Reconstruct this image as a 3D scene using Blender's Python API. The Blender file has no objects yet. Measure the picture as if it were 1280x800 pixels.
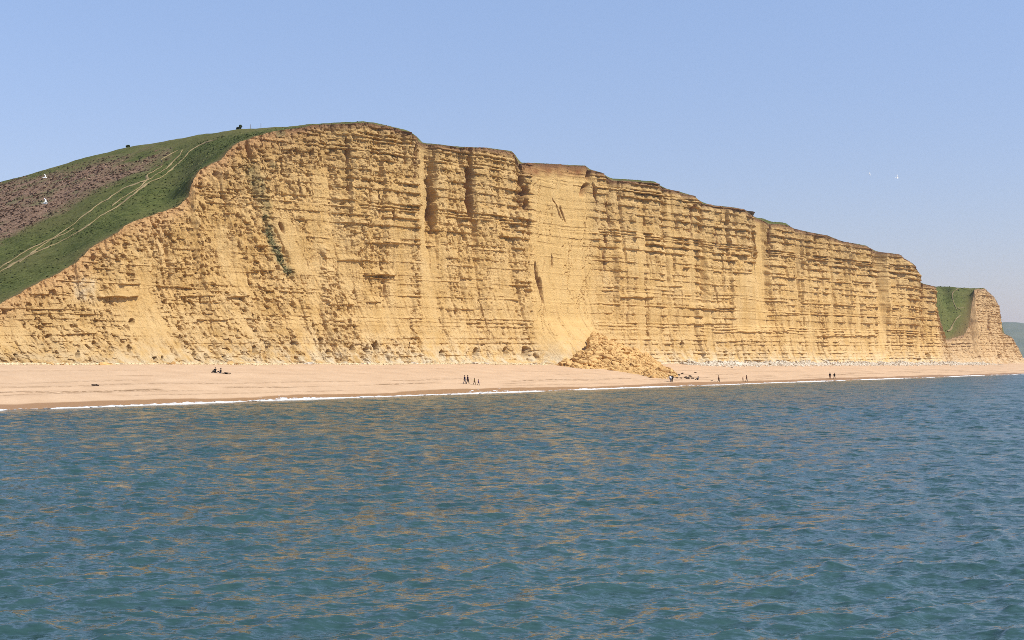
import bpy, math, random
import numpy as np
from mathutils import Vector

scene = bpy.context.scene
COL = scene.collection
R = math.radians
random.seed(7)
rng = np.random.RandomState(11)

# ------------------------------------------------------------------ camera, sky, sun, exposure
F = 1800.0          # focal length in photograph pixels
CX, HY = 640.0, 444.0
CAMZ = 7.3
cam_d = bpy.data.cameras.new("camera")
cam = bpy.data.objects.new("camera", cam_d)
COL.objects.link(cam)
cam_d.sensor_width = 36.0
cam_d.lens = F / 1280.0 * 36.0
cam_d.shift_y = (HY - 400.0) / 1280.0
cam_d.clip_start = 0.5
cam_d.clip_end = 40000.0
cam.location = (0, 0, CAMZ)
cam.rotation_euler = (R(90), 0, 0)
scene.camera = cam

SUN_AZ = 110.0      # clockwise from +Y
SUN_EL = 48.0
world = bpy.data.worlds.new("World")
scene.world = world
world.use_nodes = True
wn = world.node_tree
for n in list(wn.nodes):
    wn.nodes.remove(n)
w_out = wn.nodes.new("ShaderNodeOutputWorld")
w_bg = wn.nodes.new("ShaderNodeBackground")
w_sky = wn.nodes.new("ShaderNodeTexSky")
w_sky.sky_type = 'NISHITA'
w_sky.sun_disc = False
w_sky.sun_elevation = R(SUN_EL)
w_sky.sun_rotation = R(SUN_AZ)
w_sky.air_density = 1.0
w_sky.dust_density = 0.25
w_sky.ozone_density = 3.2
w_bg.inputs["Strength"].default_value = 0.14
# the low sky is a duller, more violet blue than the clear-air model gives: tint by elevation, the same all round
w_tc = wn.nodes.new("ShaderNodeTexCoord"); w_sx = wn.nodes.new("ShaderNodeSeparateXYZ"); w_mr = wn.nodes.new("ShaderNodeMapRange")
w_mr.inputs[1].default_value = 0.0; w_mr.inputs[2].default_value = 0.30
w_mx = wn.nodes.new("ShaderNodeMix"); w_mx.data_type = 'RGBA'
w_mx.inputs[6].default_value = (0.63, 0.53, 0.64, 1); w_mx.inputs[7].default_value = (1.17, 1.05, 1.06, 1)
w_mu = wn.nodes.new("ShaderNodeMix"); w_mu.data_type = 'RGBA'; w_mu.blend_type = 'MULTIPLY'; w_mu.inputs[0].default_value = 1.0
wn.links.new(w_tc.outputs["Generated"], w_sx.inputs[0]); wn.links.new(w_sx.outputs[2], w_mr.inputs[0])
wn.links.new(w_mr.outputs[0], w_mx.inputs[0]); wn.links.new(w_sky.outputs[0], w_mu.inputs[6]); wn.links.new(w_mx.outputs[2], w_mu.inputs[7])
wn.links.new(w_mu.outputs[2], w_bg.inputs["Color"])
wn.links.new(w_bg.outputs[0], w_out.inputs["Surface"])

sun_d = bpy.data.lights.new("sun", 'SUN')
sun = bpy.data.objects.new("sun", sun_d)
COL.objects.link(sun)
sun_d.energy = 4.8
sun_d.angle = R(0.5)
sun_d.color = (1.0, 0.94, 0.84)
sv = Vector((math.sin(R(SUN_AZ)) * math.cos(R(SUN_EL)), math.cos(R(SUN_AZ)) * math.cos(R(SUN_EL)), math.sin(R(SUN_EL))))
sun.rotation_euler = sv.to_track_quat('Z', 'Y').to_euler()

scene.view_settings.view_transform = 'Standard'
scene.view_settings.look = 'None'
scene.view_settings.exposure = 0.23
scene.view_settings.gamma = 1.0
scene.cycles.use_denoising = False
scene.cycles.filter_width = 0.85

# ------------------------------------------------------------------ helpers
_tab = {}
def _table(seed):
    if seed not in _tab:
        _tab[seed] = np.random.RandomState(1000 + seed).rand(256, 256).astype(np.float32)
    return _tab[seed]

def vnoise(x, y, seed=0):
    x = np.asarray(x, dtype=np.float64); y = np.asarray(y, dtype=np.float64)
    xi = np.floor(x); yi = np.floor(y)
    fx = x - xi; fy = y - yi
    fx = fx * fx * (3 - 2 * fx); fy = fy * fy * (3 - 2 * fy)
    xi = xi.astype(np.int64) & 255; yi = yi.astype(np.int64) & 255
    x1 = (xi + 1) & 255; y1 = (yi + 1) & 255
    t = _table(seed)
    a = t[xi, yi]; b = t[x1, yi]; c = t[xi, y1]; d = t[x1, y1]
    return ((a * (1 - fx) + b * fx) * (1 - fy) + (c * (1 - fx) + d * fx) * fy) * 2 - 1

def fbm(x, y, seed=0, octv=4, gain=0.5):
    s = 0; a = 1.0; t = 0; f = 1.0
    for o in range(octv):
        s = s + a * vnoise(x * f + 17.3 * o, y * f + 5.1 * o, seed + o)
        t += a; a *= gain; f *= 2.03
    return s / t

def hash2(i, j, seed=0):
    return _table(seed)[np.asarray(i).astype(np.int64) & 255, np.asarray(j).astype(np.int64) & 255] * 2 - 1

def sstep(a, b, x):
    t = np.clip((x - a) / (b - a), 0, 1)
    return t * t * (3 - 2 * t)

def fast_mesh(name, co, faces, smooth=False):
    """co (n,3); faces (m,k) all the same size"""
    me = bpy.data.meshes.new(name)
    co = np.ascontiguousarray(co, dtype=np.float32); faces = np.ascontiguousarray(faces, dtype=np.int32)
    m, k = faces.shape
    me.vertices.add(len(co)); me.vertices.foreach_set("co", co.ravel())
    me.loops.add(m * k); me.loops.foreach_set("vertex_index", faces.ravel())
    me.polygons.add(m)
    me.polygons.foreach_set("loop_start", np.arange(0, m * k, k, dtype=np.int32))
    me.polygons.foreach_set("use_smooth", np.full(m, smooth, dtype=bool))
    me.update(calc_edges=True)
    me.validate()
    return me

def grid_faces(n, m):
    idx = np.arange(n * m).reshape(n, m)
    return np.stack([idx[:-1, :-1], idx[1:, :-1], idx[1:, 1:], idx[:-1, 1:]], -1).reshape(-1, 4)

def add_attr(me, name, arr):
    a = me.attributes.new(name, 'FLOAT', 'POINT')
    a.data.foreach_set("value", np.ascontiguousarray(arr, dtype=np.float32).ravel())

def link(name, me, mat=None, parent=None):
    o = bpy.data.objects.new(name, me)
    COL.objects.link(o)
    if mat is not None and len(me.materials) == 0:
        me.materials.append(mat)
    if parent is not None:
        o.parent = parent
    return o

def tag(o, label=None, cat=None, group=None, kind=None):
    if label: o["label"] = label
    if cat: o["category"] = cat
    if group: o["group"] = group
    if kind: o["kind"] = kind
    return o

def empty(name, loc, rz=0.0):
    o = bpy.data.objects.new(name, None)
    COL.objects.link(o)
    o.location = loc; o.rotation_euler = (0, 0, rz)
    o.empty_display_size = 0.3
    return o

class NT:
    """tiny node-material builder"""
    def __init__(self, name):
        self.m = bpy.data.materials.new(name); self.m.use_nodes = True
        self.t = self.m.node_tree
        self.b = self.t.nodes["Principled BSDF"]
        self.out = self.t.nodes["Material Output"]
    def n(self, typ, **kw):
        nd = self.t.nodes.new(typ)
        for k, v in kw.items(): setattr(nd, k, v)
        return nd
    def l(self, a, b): self.t.links.new(a, b)
    def attr(self, name):
        return self.n("ShaderNodeAttribute", attribute_name=name).outputs["Fac"]
    def coord(self, scale=(1, 1, 1), rot=(0, 0, 0)):
        g = self.n("ShaderNodeNewGeometry")
        mp = self.n("ShaderNodeMapping")
        mp.inputs["Scale"].default_value = scale; mp.inputs["Rotation"].default_value = rot
        self.l(g.outputs["Position"], mp.inputs["Vector"])
        return mp.outputs[0]
    def noise(self, vec, scale, detail=3, rough=0.55, out="Fac"):
        nd = self.n("ShaderNodeTexNoise")
        nd.inputs["Scale"].default_value = scale; nd.inputs["Detail"].default_value = detail
        nd.inputs["Roughness"].default_value = rough
        self.l(vec, nd.inputs["Vector"])
        return nd.outputs[out]
    def rng(self, v, a, b, c=0.0, d=1.0):
        nd = self.n("ShaderNodeMapRange")
        nd.inputs[1].default_value = a; nd.inputs[2].default_value = b
        nd.inputs[3].default_value = c; nd.inputs[4].default_value = d
        self.l(v, nd.inputs[0])
        return nd.outputs[0]
    def math(self, op, a, b):
        nd = self.n("ShaderNodeMath", operation=op)
        for i, v in enumerate((a, b)):
            if isinstance(v, (int, float)): nd.inputs[i].default_value = v
            else: self.l(v, nd.inputs[i])
        return nd.outputs[0]
    def mix(self, fac, a, b, mode='MIX'):
        nd = self.n("ShaderNodeMix", data_type='RGBA', blend_type=mode)
        for i, v in ((0, fac), (6, a), (7, b)):
            if isinstance(v, (int, float)): nd.inputs[i].default_value = v
            elif isinstance(v, tuple): nd.inputs[i].default_value = (*v, 1.0)
            else: self.l(v, nd.inputs[i])
        return nd.outputs[2]
    def bump(self, h, strength, dist):
        nd = self.n("ShaderNodeBump")
        nd.inputs["Strength"].default_value = strength; nd.inputs["Distance"].default_value = dist
        self.l(h, nd.inputs["Height"]); self.l(nd.outputs[0], self.b.inputs["Normal"])
    def color(self, v):
        if isinstance(v, tuple): self.b.inputs["Base Color"].default_value = (*v, 1.0)
        else: self.l(v, self.b.inputs["Base Color"])
    def rough(self, v, spec=0.2):
        self.b.inputs["Roughness"].default_value = v
        self.b.inputs["Specular IOR Level"].default_value = spec

def plain(name, c1, c2, scale=3.0, rough=0.9, bump=0.0, spec=0.2):
    t = NT(name)
    v = t.coord()
    t.color(t.mix(t.rng(t.noise(v, scale), 0.3, 0.7), c1, c2))
    t.rough(rough, spec)
    if bump: t.bump(t.noise(v, scale * 3), 0.6, bump)
    return t.m

# ------------------------------------------------------------------ coast frame: s along the shore, w inland from the waterline
DX, DY = 0.588, 0.809          # shore direction (away from the camera)
NX, NY = -0.809, 0.588         # inland
OX, OY = 0.0, 285.0
WF = 45.0                      # beach width to the cliff foot

def sw(s, w): return OX + s * DX + w * NX, OY + s * DY + w * NY
def to_sw(x, y): return (x - OX) * DX + (y - OY) * DY, (x - OX) * NX + (y - OY) * NY
def proj(x, y, z): return CX + F * x / y, HY - F * (z - CAMZ) / y

def foot_z(s): return np.interp(s, [-150, -85, 30, 150, 300, 480, 700], [5.9, 5.8, 5.3, 4.7, 3.9, 3.3, 3.0])

def beach_z(s, w):
    s = np.asarray(s, float); w = np.asarray(w, float)
    zf = foot_z(s)
    u = np.clip(w / WF, 0, 1.6)
    up = zf * (1 - np.abs(1 - np.minimum(u, 1)) ** 1.45) + np.maximum(w - WF, 0) * 0.02
    z = np.where(w >= 0, up, np.maximum(0.13 * w, -4.5))
    cusp = 0.16 * vnoise(s / 21.0, s * 0 + 3.3, 40) + 0.08 * vnoise(s / 7.0, s * 0 + 8.3, 41)
    z = z + cusp * np.exp(-(w / 9.0) ** 2) * 1.2
    z = z + 0.06 * fbm(s / 3.0, w / 1.5, 42, 3) * sstep(2, 8, w) + 0.10 * fbm(s / 38.0, w / 1.6, 46, 3) * sstep(4, 9, w) + 0.10 * vnoise(s / 14, w / 5, 45) * sstep(5, 12, w)
    return z

# traced top edge of the cliff face (photograph pixels) and the skyline behind it
EDGE = [(-200, 470), (-120, 452), (-60, 412), (0, 379), (35, 360), (75, 341), (92, 330), (112, 310), (140, 295), (165, 278), (180, 271),
        (220, 259), (236, 246), (241, 224), (250, 212), (275, 199), (286, 187), (300, 177), (320, 170), (340, 164.5), (367, 160.5),
        (390, 157), (455, 153.5), (467, 155), (495, 161), (512, 166), (521, 172), (522.5, 178), (530, 180), (560, 183), (575, 185),
        (605, 185), (625, 187.5), (640, 190), (644.5, 195), (646, 204), (660, 204), (732, 207.5), (734, 212), (750, 216), (767, 226),
        (785, 226.5), (820, 229), (829, 235.5), (867, 245), (877, 254), (890, 257), (930, 262), (940, 271), (955, 276), (960, 280),
        (982, 281), (991, 286.5), (1035, 295), (1052, 302), (1082, 307.5), (1094, 314.5), (1122, 318), (1130, 324), (1140, 330),
        (1144.6, 338), (1146, 349), (1152.5, 355), (1166, 358), (1169, 360), (1171.5, 386), (1176, 399), (1180, 424), (1184, 425), (1206, 418),
        (1211, 404), (1213.5, 385), (1217, 362), (1230, 360.5), (1240, 369.5), (1249, 383), (1251, 401), (1252.5, 416), (1265, 422),
        (1274, 438), (1279, 451), (1300, 455)]
SKY = [(-200, 300), (-60, 250), (0, 227.5), (50, 214), (100, 199), (155, 185.5), (212, 175.5), (250, 169), (280, 164.5), (300, 162),
       (330, 160.3), (367, 158.5), (390, 155.5), (455, 152)]
_ex = np.array([p[0] for p in EDGE], float); _ey = np.array([p[1] for p in EDGE], float)
def edge_py(px): return np.interp(px, _ex, _ey)
_px0 = np.arange(-260, 1320, 1.0)
_es = np.convolve(np.pad(np.interp(_px0, _ex, _ey), 34, 'edge'), np.hanning(71)[1:-1] / np.hanning(71)[1:-1].sum(), 'valid')
def edge_sm(px):
    w_ = sstep(330, 420, px)
    v = np.interp(px, _px0, _es) * (1 - w_) + edge_py(px) * w_
    f_ = sstep(1186, 1196, px) * (1 - sstep(1217, 1224, px))
    return np.where(px > 1150, v * (1 - f_) + np.interp(px, [1186, 1192, 1200, 1208, 1216, 1224, 1240, 1300], [424, 414, 398, 381, 367, 361, 366, 455]) * f_, v)
def sky_py(px):
    e = edge_py(px)
    left = np.interp(px, [p[0] for p in SKY], [p[1] for p in SKY])
    right = e - np.interp(px, [455, 600, 640, 760, 770, 815, 826, 925, 945, 958, 980, 990, 1100], [1.2, .6, .1, .1, 2.2, 2.2, .2, .5, .1, 3.2, 2.6, .2, .2])
    val = np.interp(px, [1160, 1169, 1184, 1211, 1217, 1230, 1240], [357.5, 358, 358, 360, 360.5, 360, 369])
    v = np.where(px < 455, left, right)
    v = np.where((px >= 1160) & (px < 1240), val, v)
    return np.minimum(v, e)
def run_len(px):
    return np.interp(px, [-60, 0, 150, 300, 360, 455, 1160, 1172, 1190, 1212, 1222], [150, 140, 105, 48, 30, 22, 22, 60, 30, 14, 14])

def inset(s):   # how far the top edge leans back from the foot
    return np.interp(s, [-150, -85, -60, -40, -20, 0, 25, 60, 85, 150, 300, 380, 480], [4, 5.5, 10, 14, 16, 13, 10, 8, 8, 7.5, 7.0, 6, 5])

def top_iter(s, off):
    """top edge for columns s whose top is pushed out by off metres -> x, y, z, px"""
    x, y = sw(s, WF + inset(s) - off)
    px = CX + F * x / y
    return x, y, CAMZ + (HY - edge_py(px)) / F * y, px

# baseline table px -> depth of the cliff edge
_sb = np.linspace(-170, 700, 2400)
_xb, _yb, _zb, _pb = top_iter(_sb, 0.0)
_ysm = np.convolve(np.pad(np.interp(_px0, _pb, _yb), 34, 'edge'), np.hanning(71)[1:-1] / np.hanning(71)[1:-1].sum(), 'valid')
def edge_y(px):
    w_ = sstep(330, 420, px)
    return np.interp(px, _px0, _ysm) * (1 - w_) + np.interp(px, _pb, _yb) * w_
def s_of(px, off=0.0):
    x, y = sw(_sb, WF + inset(_sb) - off)
    return float(np.interp(px, CX + F * x / y, _sb))

def ground_h(x, y):
    """land behind the cliff edge"""
    px = CX + F * x / np.maximum(y, 1.0)
    ye = edge_y(px); L = run_len(px)
    t = (y - ye) / L
    tc = np.clip(t, 0, 1)
    e = edge_sm(px); k = np.minimum(sky_py(px), e)
    py = e + (k - e) * (1 - (1 - tc) ** 1.5)
    yy = np.where(t > 1, ye + L, y)
    z = CAMZ + (HY - py) / F * yy - 0.03 * np.maximum(y - ye - L, 0)
    return np.maximum(z, 3.0)

def rough_h(x, y):
    return 0.28 * fbm(x / 4.0, y / 4.0, 60, 3) + 0.12 * vnoise(x / 0.9, y / 0.9, 64)

# ------------------------------------------------------------------ materials of the setting
def cliff_material():
    t = NT("ochre_sandstone")
    bed = t.noise(t.coord((0.03, 0.03, 0.75)), 1.0, 4, 0.6)
    blot = t.noise(t.coord((1, 1, 0.6)), 0.16, 4, 0.6)
    streak = t.noise(t.coord((0.55, 0.55, 0.045)), 1.0, 4, 0.6)
    fine = t.noise(t.coord((1, 1, 1.6)), 1.7, 5, 0.7)
    c = t.mix(t.rng(bed, 0.35, 0.66), (0.53, 0.325, 0.112), (0.68, 0.450, 0.185))
    c = t.mix(t.rng(blot, 0.38, 0.68, 0, 0.65), c, (0.71, 0.505, 0.245))
    c = t.mix(t.rng(streak, 0.50, 0.72, 0, 0.5), c, (0.47, 0.29, 0.10))
    c = t.mix(t.rng(fine, 0.5, 0.8, 0, 0.6), c, (0.39, 0.23, 0.08))
    # weathered brown plus painted ledge shade towards the top, red soil just below the turf
    td = t.attr("topd")
    w1 = t.math('MULTIPLY', t.rng(td, 0.5, 17.0, 0.75, 0.0), t.math('MULTIPLY', t.attr('soil_shade'), t.rng(bed, 0.3, 0.65, 1.0, 0.25)))
    c = t.mix(w1, c, (0.36, 0.225, 0.09))
    sc = t.mix(t.rng(t.noise(t.coord((0.5, 0.5, 0.06)), 1.0, 4, 0.6), 0.35, 0.7), (0.71, 0.475, 0.195), (0.62, 0.40, 0.15))
    c = t.mix(t.math('MULTIPLY', t.attr("scar"), 0.75), c, sc)
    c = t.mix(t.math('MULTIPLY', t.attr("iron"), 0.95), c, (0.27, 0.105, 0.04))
    c = t.mix(t.math('MULTIPLY', t.rng(td, 0.3, 1.7, 0.9, 0.0), t.rng(t.attr("soil_shade"), 0.1, 0.6)), c, (0.21, 0.11, 0.06))
    c = t.mix(t.attr("loam"), c, (0.60, 0.36, 0.165))
    pale = t.math('MULTIPLY', t.attr("pale"), t.rng(t.noise(t.coord(), 0.45, 3), 0.35, 0.6))
    c = t.mix(pale, c, (0.68, 0.59, 0.42))
    c = t.mix(t.attr("pink"), c, (0.55, 0.38, 0.22))
    vg = t.mix(t.rng(t.noise(t.coord(), 0.8, 3), 0.35, 0.65), (0.13, 0.14, 0.06), (0.27, 0.235, 0.12))
    c = t.mix(t.attr("veg"), c, vg)
    t.color(c); t.rough(0.95, 0.1)
    t.bump(t.noise(t.coord((1, 1, 1.5)), 2.6, 6, 0.8), 1.0, 0.45)
    return t.m

def grass_material():
    t = NT("downland_turf")
    v = t.coord()
    n1 = t.noise(v, 0.12, 4, 0.6); n2 = t.noise(v, 0.9, 4, 0.65); n3 = t.noise(v, 0.03, 2)
    g = t.mix(t.rng(n2, 0.35, 0.68), (0.048, 0.062, 0.016), (0.125, 0.140, 0.042))
    g = t.mix(t.rng(n1, 0.45, 0.7, 0, 0.5), g, (0.15, 0.15, 0.05))
    g = t.mix(t.rng(n3, 0.42, 0.62, 0, 0.5), g, (0.145, 0.125, 0.05))
    b = t.mix(t.rng(n2, 0.33, 0.68), (0.160, 0.098, 0.062), (0.30, 0.195, 0.130))
    b = t.mix(t.rng(n1, 0.5, 0.62, 0, 0.8), b, (0.15, 0.155, 0.065))
    c = t.mix(t.attr("scrub"), g, b)
    c = t.mix(t.math('MULTIPLY', t.attr("lip"), 0.7), c, (0.19, 0.12, 0.06))
    t.color(c); t.rough(1.0, 0.05)
    t.bump(t.noise(v, 1.4, 5, 0.75), 0.8, 0.3)
    return t.m

def sand_material():
    t = NT("shingle_sand")
    v = t.coord()
    f1 = t.noise(v, 0.22, 4, 0.6); f2 = t.noise(v, 3.0, 4, 0.75)
    c = t.mix(t.rng(f1, 0.3, 0.7), (0.50, 0.34, 0.205), (0.57, 0.40, 0.25))
    c = t.mix(t.rng(f2, 0.52, 0.75, 0, 0.45), c, (0.36, 0.225, 0.115))
    wet = t.attr("wet")
    c = t.mix(wet, c, (0.30, 0.175, 0.085))
    c = t.mix(t.math('MULTIPLY', t.attr("wrack"), t.rng(t.noise(v, 0.9, 4, 0.7), 0.38, 0.56)), c, (0.18, 0.105, 0.05))
    c = t.mix(t.rng(t.noise(t.coord((0.9, 0.9, 1)), 1.0, 5, 0.8), 0.60, 0.72, 0, 0.35), c, (0.30, 0.19, 0.10))
    t.color(c)
    t.rough(0.9, 0.15)
    t.l(t.rng(wet, 0, 1, 0.95, 0.55), t.b.inputs["Roughness"])
    t.bump(t.noise(v, 2.2, 4, 0.7), 0.5, 0.12)
    return t.m

def sea_material():
    t = NT("sea_water")
    sh = t.attr("shoal")
    c = t.mix(t.rng(t.noise(t.coord(), 0.03, 3), 0.35, 0.65), (0.025, 0.062, 0.060), (0.033, 0.077, 0.072))
    c = t.mix(sh, c, (0.15, 0.115, 0.055))
    t.color(c)
    t.b.inputs["IOR"].default_value = 1.333
    t.b.inputs["Specular IOR Level"].default_value = 0.5
    far = t.attr("far")
    t.l(t.rng(far, 0, 1, 0.10, 0.26), t.b.inputs["Roughness"])
    # small wavelets: slopes from noise, stronger where the mesh is too coarse to carry them
    rot = (0, 0, R(-24))
    acc = None
    for (sc, amp_near, amp_far) in (((4.5, 10.0, 1.0), 0.75, 1.0), ((1.5, 3.6, 1.0), 0.75, 1.8), ((0.5, 1.2, 1.0), 0.2, 2.0), ((0.13, 0.30, 1.0), 0.0, 1.0)):
        col = t.noise(t.coord(sc, rot), 1.0, 2, 0.6, out="Color")
        sub = t.n("ShaderNodeVectorMath", operation='SUBTRACT')
        t.l(col, sub.inputs[0]); sub.inputs[1].default_value = (0.5, 0.5, 0.5)
        mul = t.n("ShaderNodeVectorMath", operation='SCALE')
        t.l(sub.outputs[0], mul.inputs[0]); t.l(t.rng(far, 0, 1, amp_near, amp_far), mul.inputs["Scale"])
        if acc is None: acc = mul.outputs[0]
        else:
            ad = t.n("ShaderNodeVectorMath", operation='ADD')
            t.l(acc, ad.inputs[0]); t.l(mul.outputs[0], ad.inputs[1]); acc = ad.outputs[0]
    fl = t.n("ShaderNodeVectorMath", operation='MULTIPLY')
    t.l(acc, fl.inputs[0]); fl.inputs[1].default_value = (1, 1.3, 0)
    g = t.n("ShaderNodeNewGeometry")
    ad = t.n("ShaderNodeVectorMath", operation='ADD')
    t.l(g.outputs["Normal"], ad.inputs[0]); t.l(fl.outputs[0], ad.inputs[1])
    nm = t.n("ShaderNodeVectorMath", operation='NORMALIZE')
    t.l(ad.outputs[0], nm.inputs[0]); t.l(nm.outputs[0], t.b.inputs["Normal"])
    return t.m

M_CLIFF = cliff_material(); M_GRASS = grass_material(); M_SAND = sand_material(); M_SEA = sea_material()
M_ROCK = plain("ochre_rock", (0.40, 0.235, 0.085), (0.66, 0.43, 0.175), 1.1, 0.95, 0.1)
M_PALE = plain("pale_limestone", (0.45, 0.37, 0.26), (0.72, 0.65, 0.52), 0.5, 0.95, 0.08)
M_CREAM = plain("cream_stone", (0.50, 0.37, 0.19), (0.70, 0.58, 0.36), 0.6, 0.95, 0.06)
M_DARK = plain("dark_stone", (0.06, 0.045, 0.035), (0.16, 0.11, 0.075), 2.0, 0.9, 0.05)
M_PATH = plain("worn_sand_path", (0.16, 0.125, 0.06), (0.31, 0.235, 0.12), 0.3, 1.0)
M_TUFT = plain("grass_blades", (0.075, 0.092, 0.025), (0.16, 0.175, 0.06), 0.12, 1.0)
M_SCRUB = plain("dead_bracken", (0.17, 0.105, 0.068), (0.33, 0.22, 0.15), 0.15, 1.0)
M_BUSH = plain("dark_leaves", (0.05, 0.065, 0.025), (0.10, 0.125, 0.05), 1.5, 1.0)
M_WEED = plain("slumped_weeds", (0.085, 0.10, 0.04), (0.20, 0.20, 0.09), 0.5, 1.0)
M_WOOD = plain("weathered_wood", (0.16, 0.13, 0.10), (0.28, 0.24, 0.19), 4.0, 0.9)
M_FOAM = plain("sea_foam", (0.55, 0.55, 0.53), (0.82, 0.82, 0.80), 1.2, 0.8)
M_FHILL = plain("far_fields", (0.05, 0.075, 0.025), (0.13, 0.14, 0.06), 0.004, 1.0)

# ------------------------------------------------------------------ cliff face
PXS = np.concatenate([np.arange(-70, 1168, 0.78), np.arange(1168, 1276, 0.5)])
_xt, _yt = sw(_sb, WF + inset(_sb))
S = np.interp(PXS, CX + F * _xt / _yt, _sb)
NR = 300
NC = len(S)

# buttresses: (photo px of left end, of right end, metres out, left ramp m, right ramp m)
BUTT = [(150, 238, 1.2, 8, 3), (300, 420, 1.0, 10, 5), (432, 521, 2.6, 6, 0.5), (541.5, 583, 1.1, .6, 1.2), (590.5, 644.5, 1.1, .6, 0.5), (748, 765, 1.0, 6, 3),
        (770, 829, 2.8, 4, 0.6), (833, 868, 2.0, 2.5, 2), (880, 939, 3.0, 3.5, 0.5), (962, 990, 2.0, 2.5, 1.0), (998, 1035, 2.4, 3, 2), (1040, 1052, 1.5, 2, 1),
        (1057, 1093, 2.6, 3.5, 1), (1108, 1143, 3.0, 4, 1.0), (1154, 1168, 1.2, 3, .6), (1219, 1249, 0.9, 7, 1)]
rr = np.linspace(0, 1, NR)[None, :]
Sw = S[:, None] + 0.9 * fbm(S[:, None] / 9.0, rr * 9 + 0 * S[:, None], 76, 3) * (1 - rr) + 0.35 * vnoise(S[:, None] / 3, rr * 40 + 0 * S[:, None], 79)
B2 = np.zeros((NC, NR)); LR = np.full((NC, NR), 0.45)
for (a, b, p, ra, rb) in BUTT:
    sa, sb_ = s_of(a, p), s_of(b, p)
    ins = (Sw > sa - ra) & (Sw < sb_ + rb)
    if a > 420: LR = np.where(ins, np.clip((Sw - sa + ra) / (sb_ - sa + ra), 0, 1), LR)
    B2 = np.maximum(B2, p * sstep(sa - ra, sa, Sw) * (1 - sstep(sb_, sb_ + rb, Sw)))
for (a, b, p) in ((656, 726, -0.5), (941, 957, -0.8), (524, 532, -0.8)):
    sa, sb_ = s_of(a, 0), s_of(b, 0)
    B2 = B2 + p * sstep(sa - 1.2, sa + 1.2, Sw) * (1 - sstep(sb_ - 2.5, sb_ + 2.5, Sw))
B = B2[:, -1]
xt, yt, ZT, PT = top_iter(S, B)
ZF = foot_z(S) - 0.8
ZT = np.maximum(ZT, ZF + 1.2)
ZT = ZT + 0.22 * fbm(S / 1.6, S * 0 + .4, 70, 3) + 0.15 * vnoise(S / 5.0, S * 0, 73)

s2 = np.repeat(S[:, None], NR, 1)
Z = ZF[:, None] + (ZT - ZF)[:, None] * rr
H = (ZT - ZF)[:, None]
TD = ZT[:, None] - Z
inl = inset(S)[:, None] * (0.40 * rr + 0.60 * (1 - (1 - rr) ** 3.2))
X0, Y0 = sw(s2, WF + inl - B2 * sstep(np.interp(PXS, [0, 640, 780, 1280], [.30, .30, .10, .10])[:, None], np.interp(PXS, [0, 640, 780, 1280], [.70, .70, .55, .55])[:, None], rr))
PX, PY = proj(X0, Y0, Z)

smooth = np.zeros_like(Z)      # freshly scoured, almost plain faces
def region(px0, px1, py0, py1, k, e=4.0, slant=0.0):
    x = PX - slant * (PY - 0.5 * (py0 + py1))
    return k * sstep(px0 - e, px0 + e, x) * (1 - sstep(px1 - e, px1 + e, x)) * sstep(py0 - 6, py0 + 6, PY) * (1 - sstep(py1 - 6, py1 + 6, PY))
SCAR = region(664, 742, 195, 470, 0.86, 7, 0.02)
wob = 3.0 * fbm(Z / 5.0, s2 / 9, 80, 3)
PXw = PX + wob
_k = PX; PX = PXw
for a in ((524, 532, 180, 320, 1, 2), (526, 547, 310, 450, .8, 3, .03), (941, 957, 275, 350, 1, 2), (918, 956, 340, 420, .9, 5, -.1), (1098, 1110, 330, 450, .85, 2),
          (612, 640, 330, 400, .55, 4), (486, 514, 270, 420, .6, 5), (390, 400, 300, 400, .6, 4), (356, 376, 280, 345, .9, 3, .5), (795, 806, 270, 450, .85, 2), (811, 822, 330, 440, .6, 2), (832, 842, 245, 420, .6, 2), (861, 867, 260, 450, .8, 1.5), (992, 998, 300, 440, .8, 1.5), (1036, 1042, 300, 440, .8, 1.5), (1070, 1076, 370, 450, .7, 1.5), (1128, 1133, 360, 450, .6, 1.5),
          (450, 500, 385, 425, .7, 6), (588, 596, 330, 440, .5, 3), (1010, 1018, 390, 450, .7, 2), (560, 590, 395, 440, .5, 4), (390, 412, 210, 260, .5, 4)):
    smooth = np.maximum(smooth, region(*a))
PX = _k
fan = sstep(0.02, 0.38, fbm(s2 / 5.0 + Z / 16, Z / 13.0, 66, 3)) * np.interp(PX, [0, 380, 560, 640], [.75, .65, .4, .15]) * sstep(0.85, 0.55, rr)
cs = sstep(0.15, 0.75, hash2(np.floor(s2 / 4.3 + 0.35 * vnoise(s2 / 9, Z / 25, 271)), s2 * 0 + 9, 272)) * sstep(0.80, 0.30, rr + .2 * vnoise(s2 / 3, Z / 9, 273)) * np.interp(PX, [600, 700, 1160, 1180], [.25, .75, .75, .3])
smooth = np.clip(np.maximum(np.maximum(np.maximum(smooth, SCAR), fan), cs), 0, 1)

layer = np.interp(PX, [0, 240, 320, 420, 460, 640, 760, 800, 1160, 1185, 1280], [.42, .45, .50, .7, 1.05, 1.0, 1.1, 1.4, 1.5, .8, .5])
layer = layer * (0.45 + 0.55 * sstep(0.15, 0.70, rr + 0.12 * fbm(s2 / 12, Z / 9, 81, 2))) * (1 - 0.93 * smooth) * (0.72 + 0.80 * LR)
rough = np.interp(PX, [0, 300, 430, 520, 640, 760, 1160, 1200], [0.80, 0.92, .90, .60, .50, .26, .24, .6])
rough = rough * (1 - 0.88 * smooth)

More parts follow.
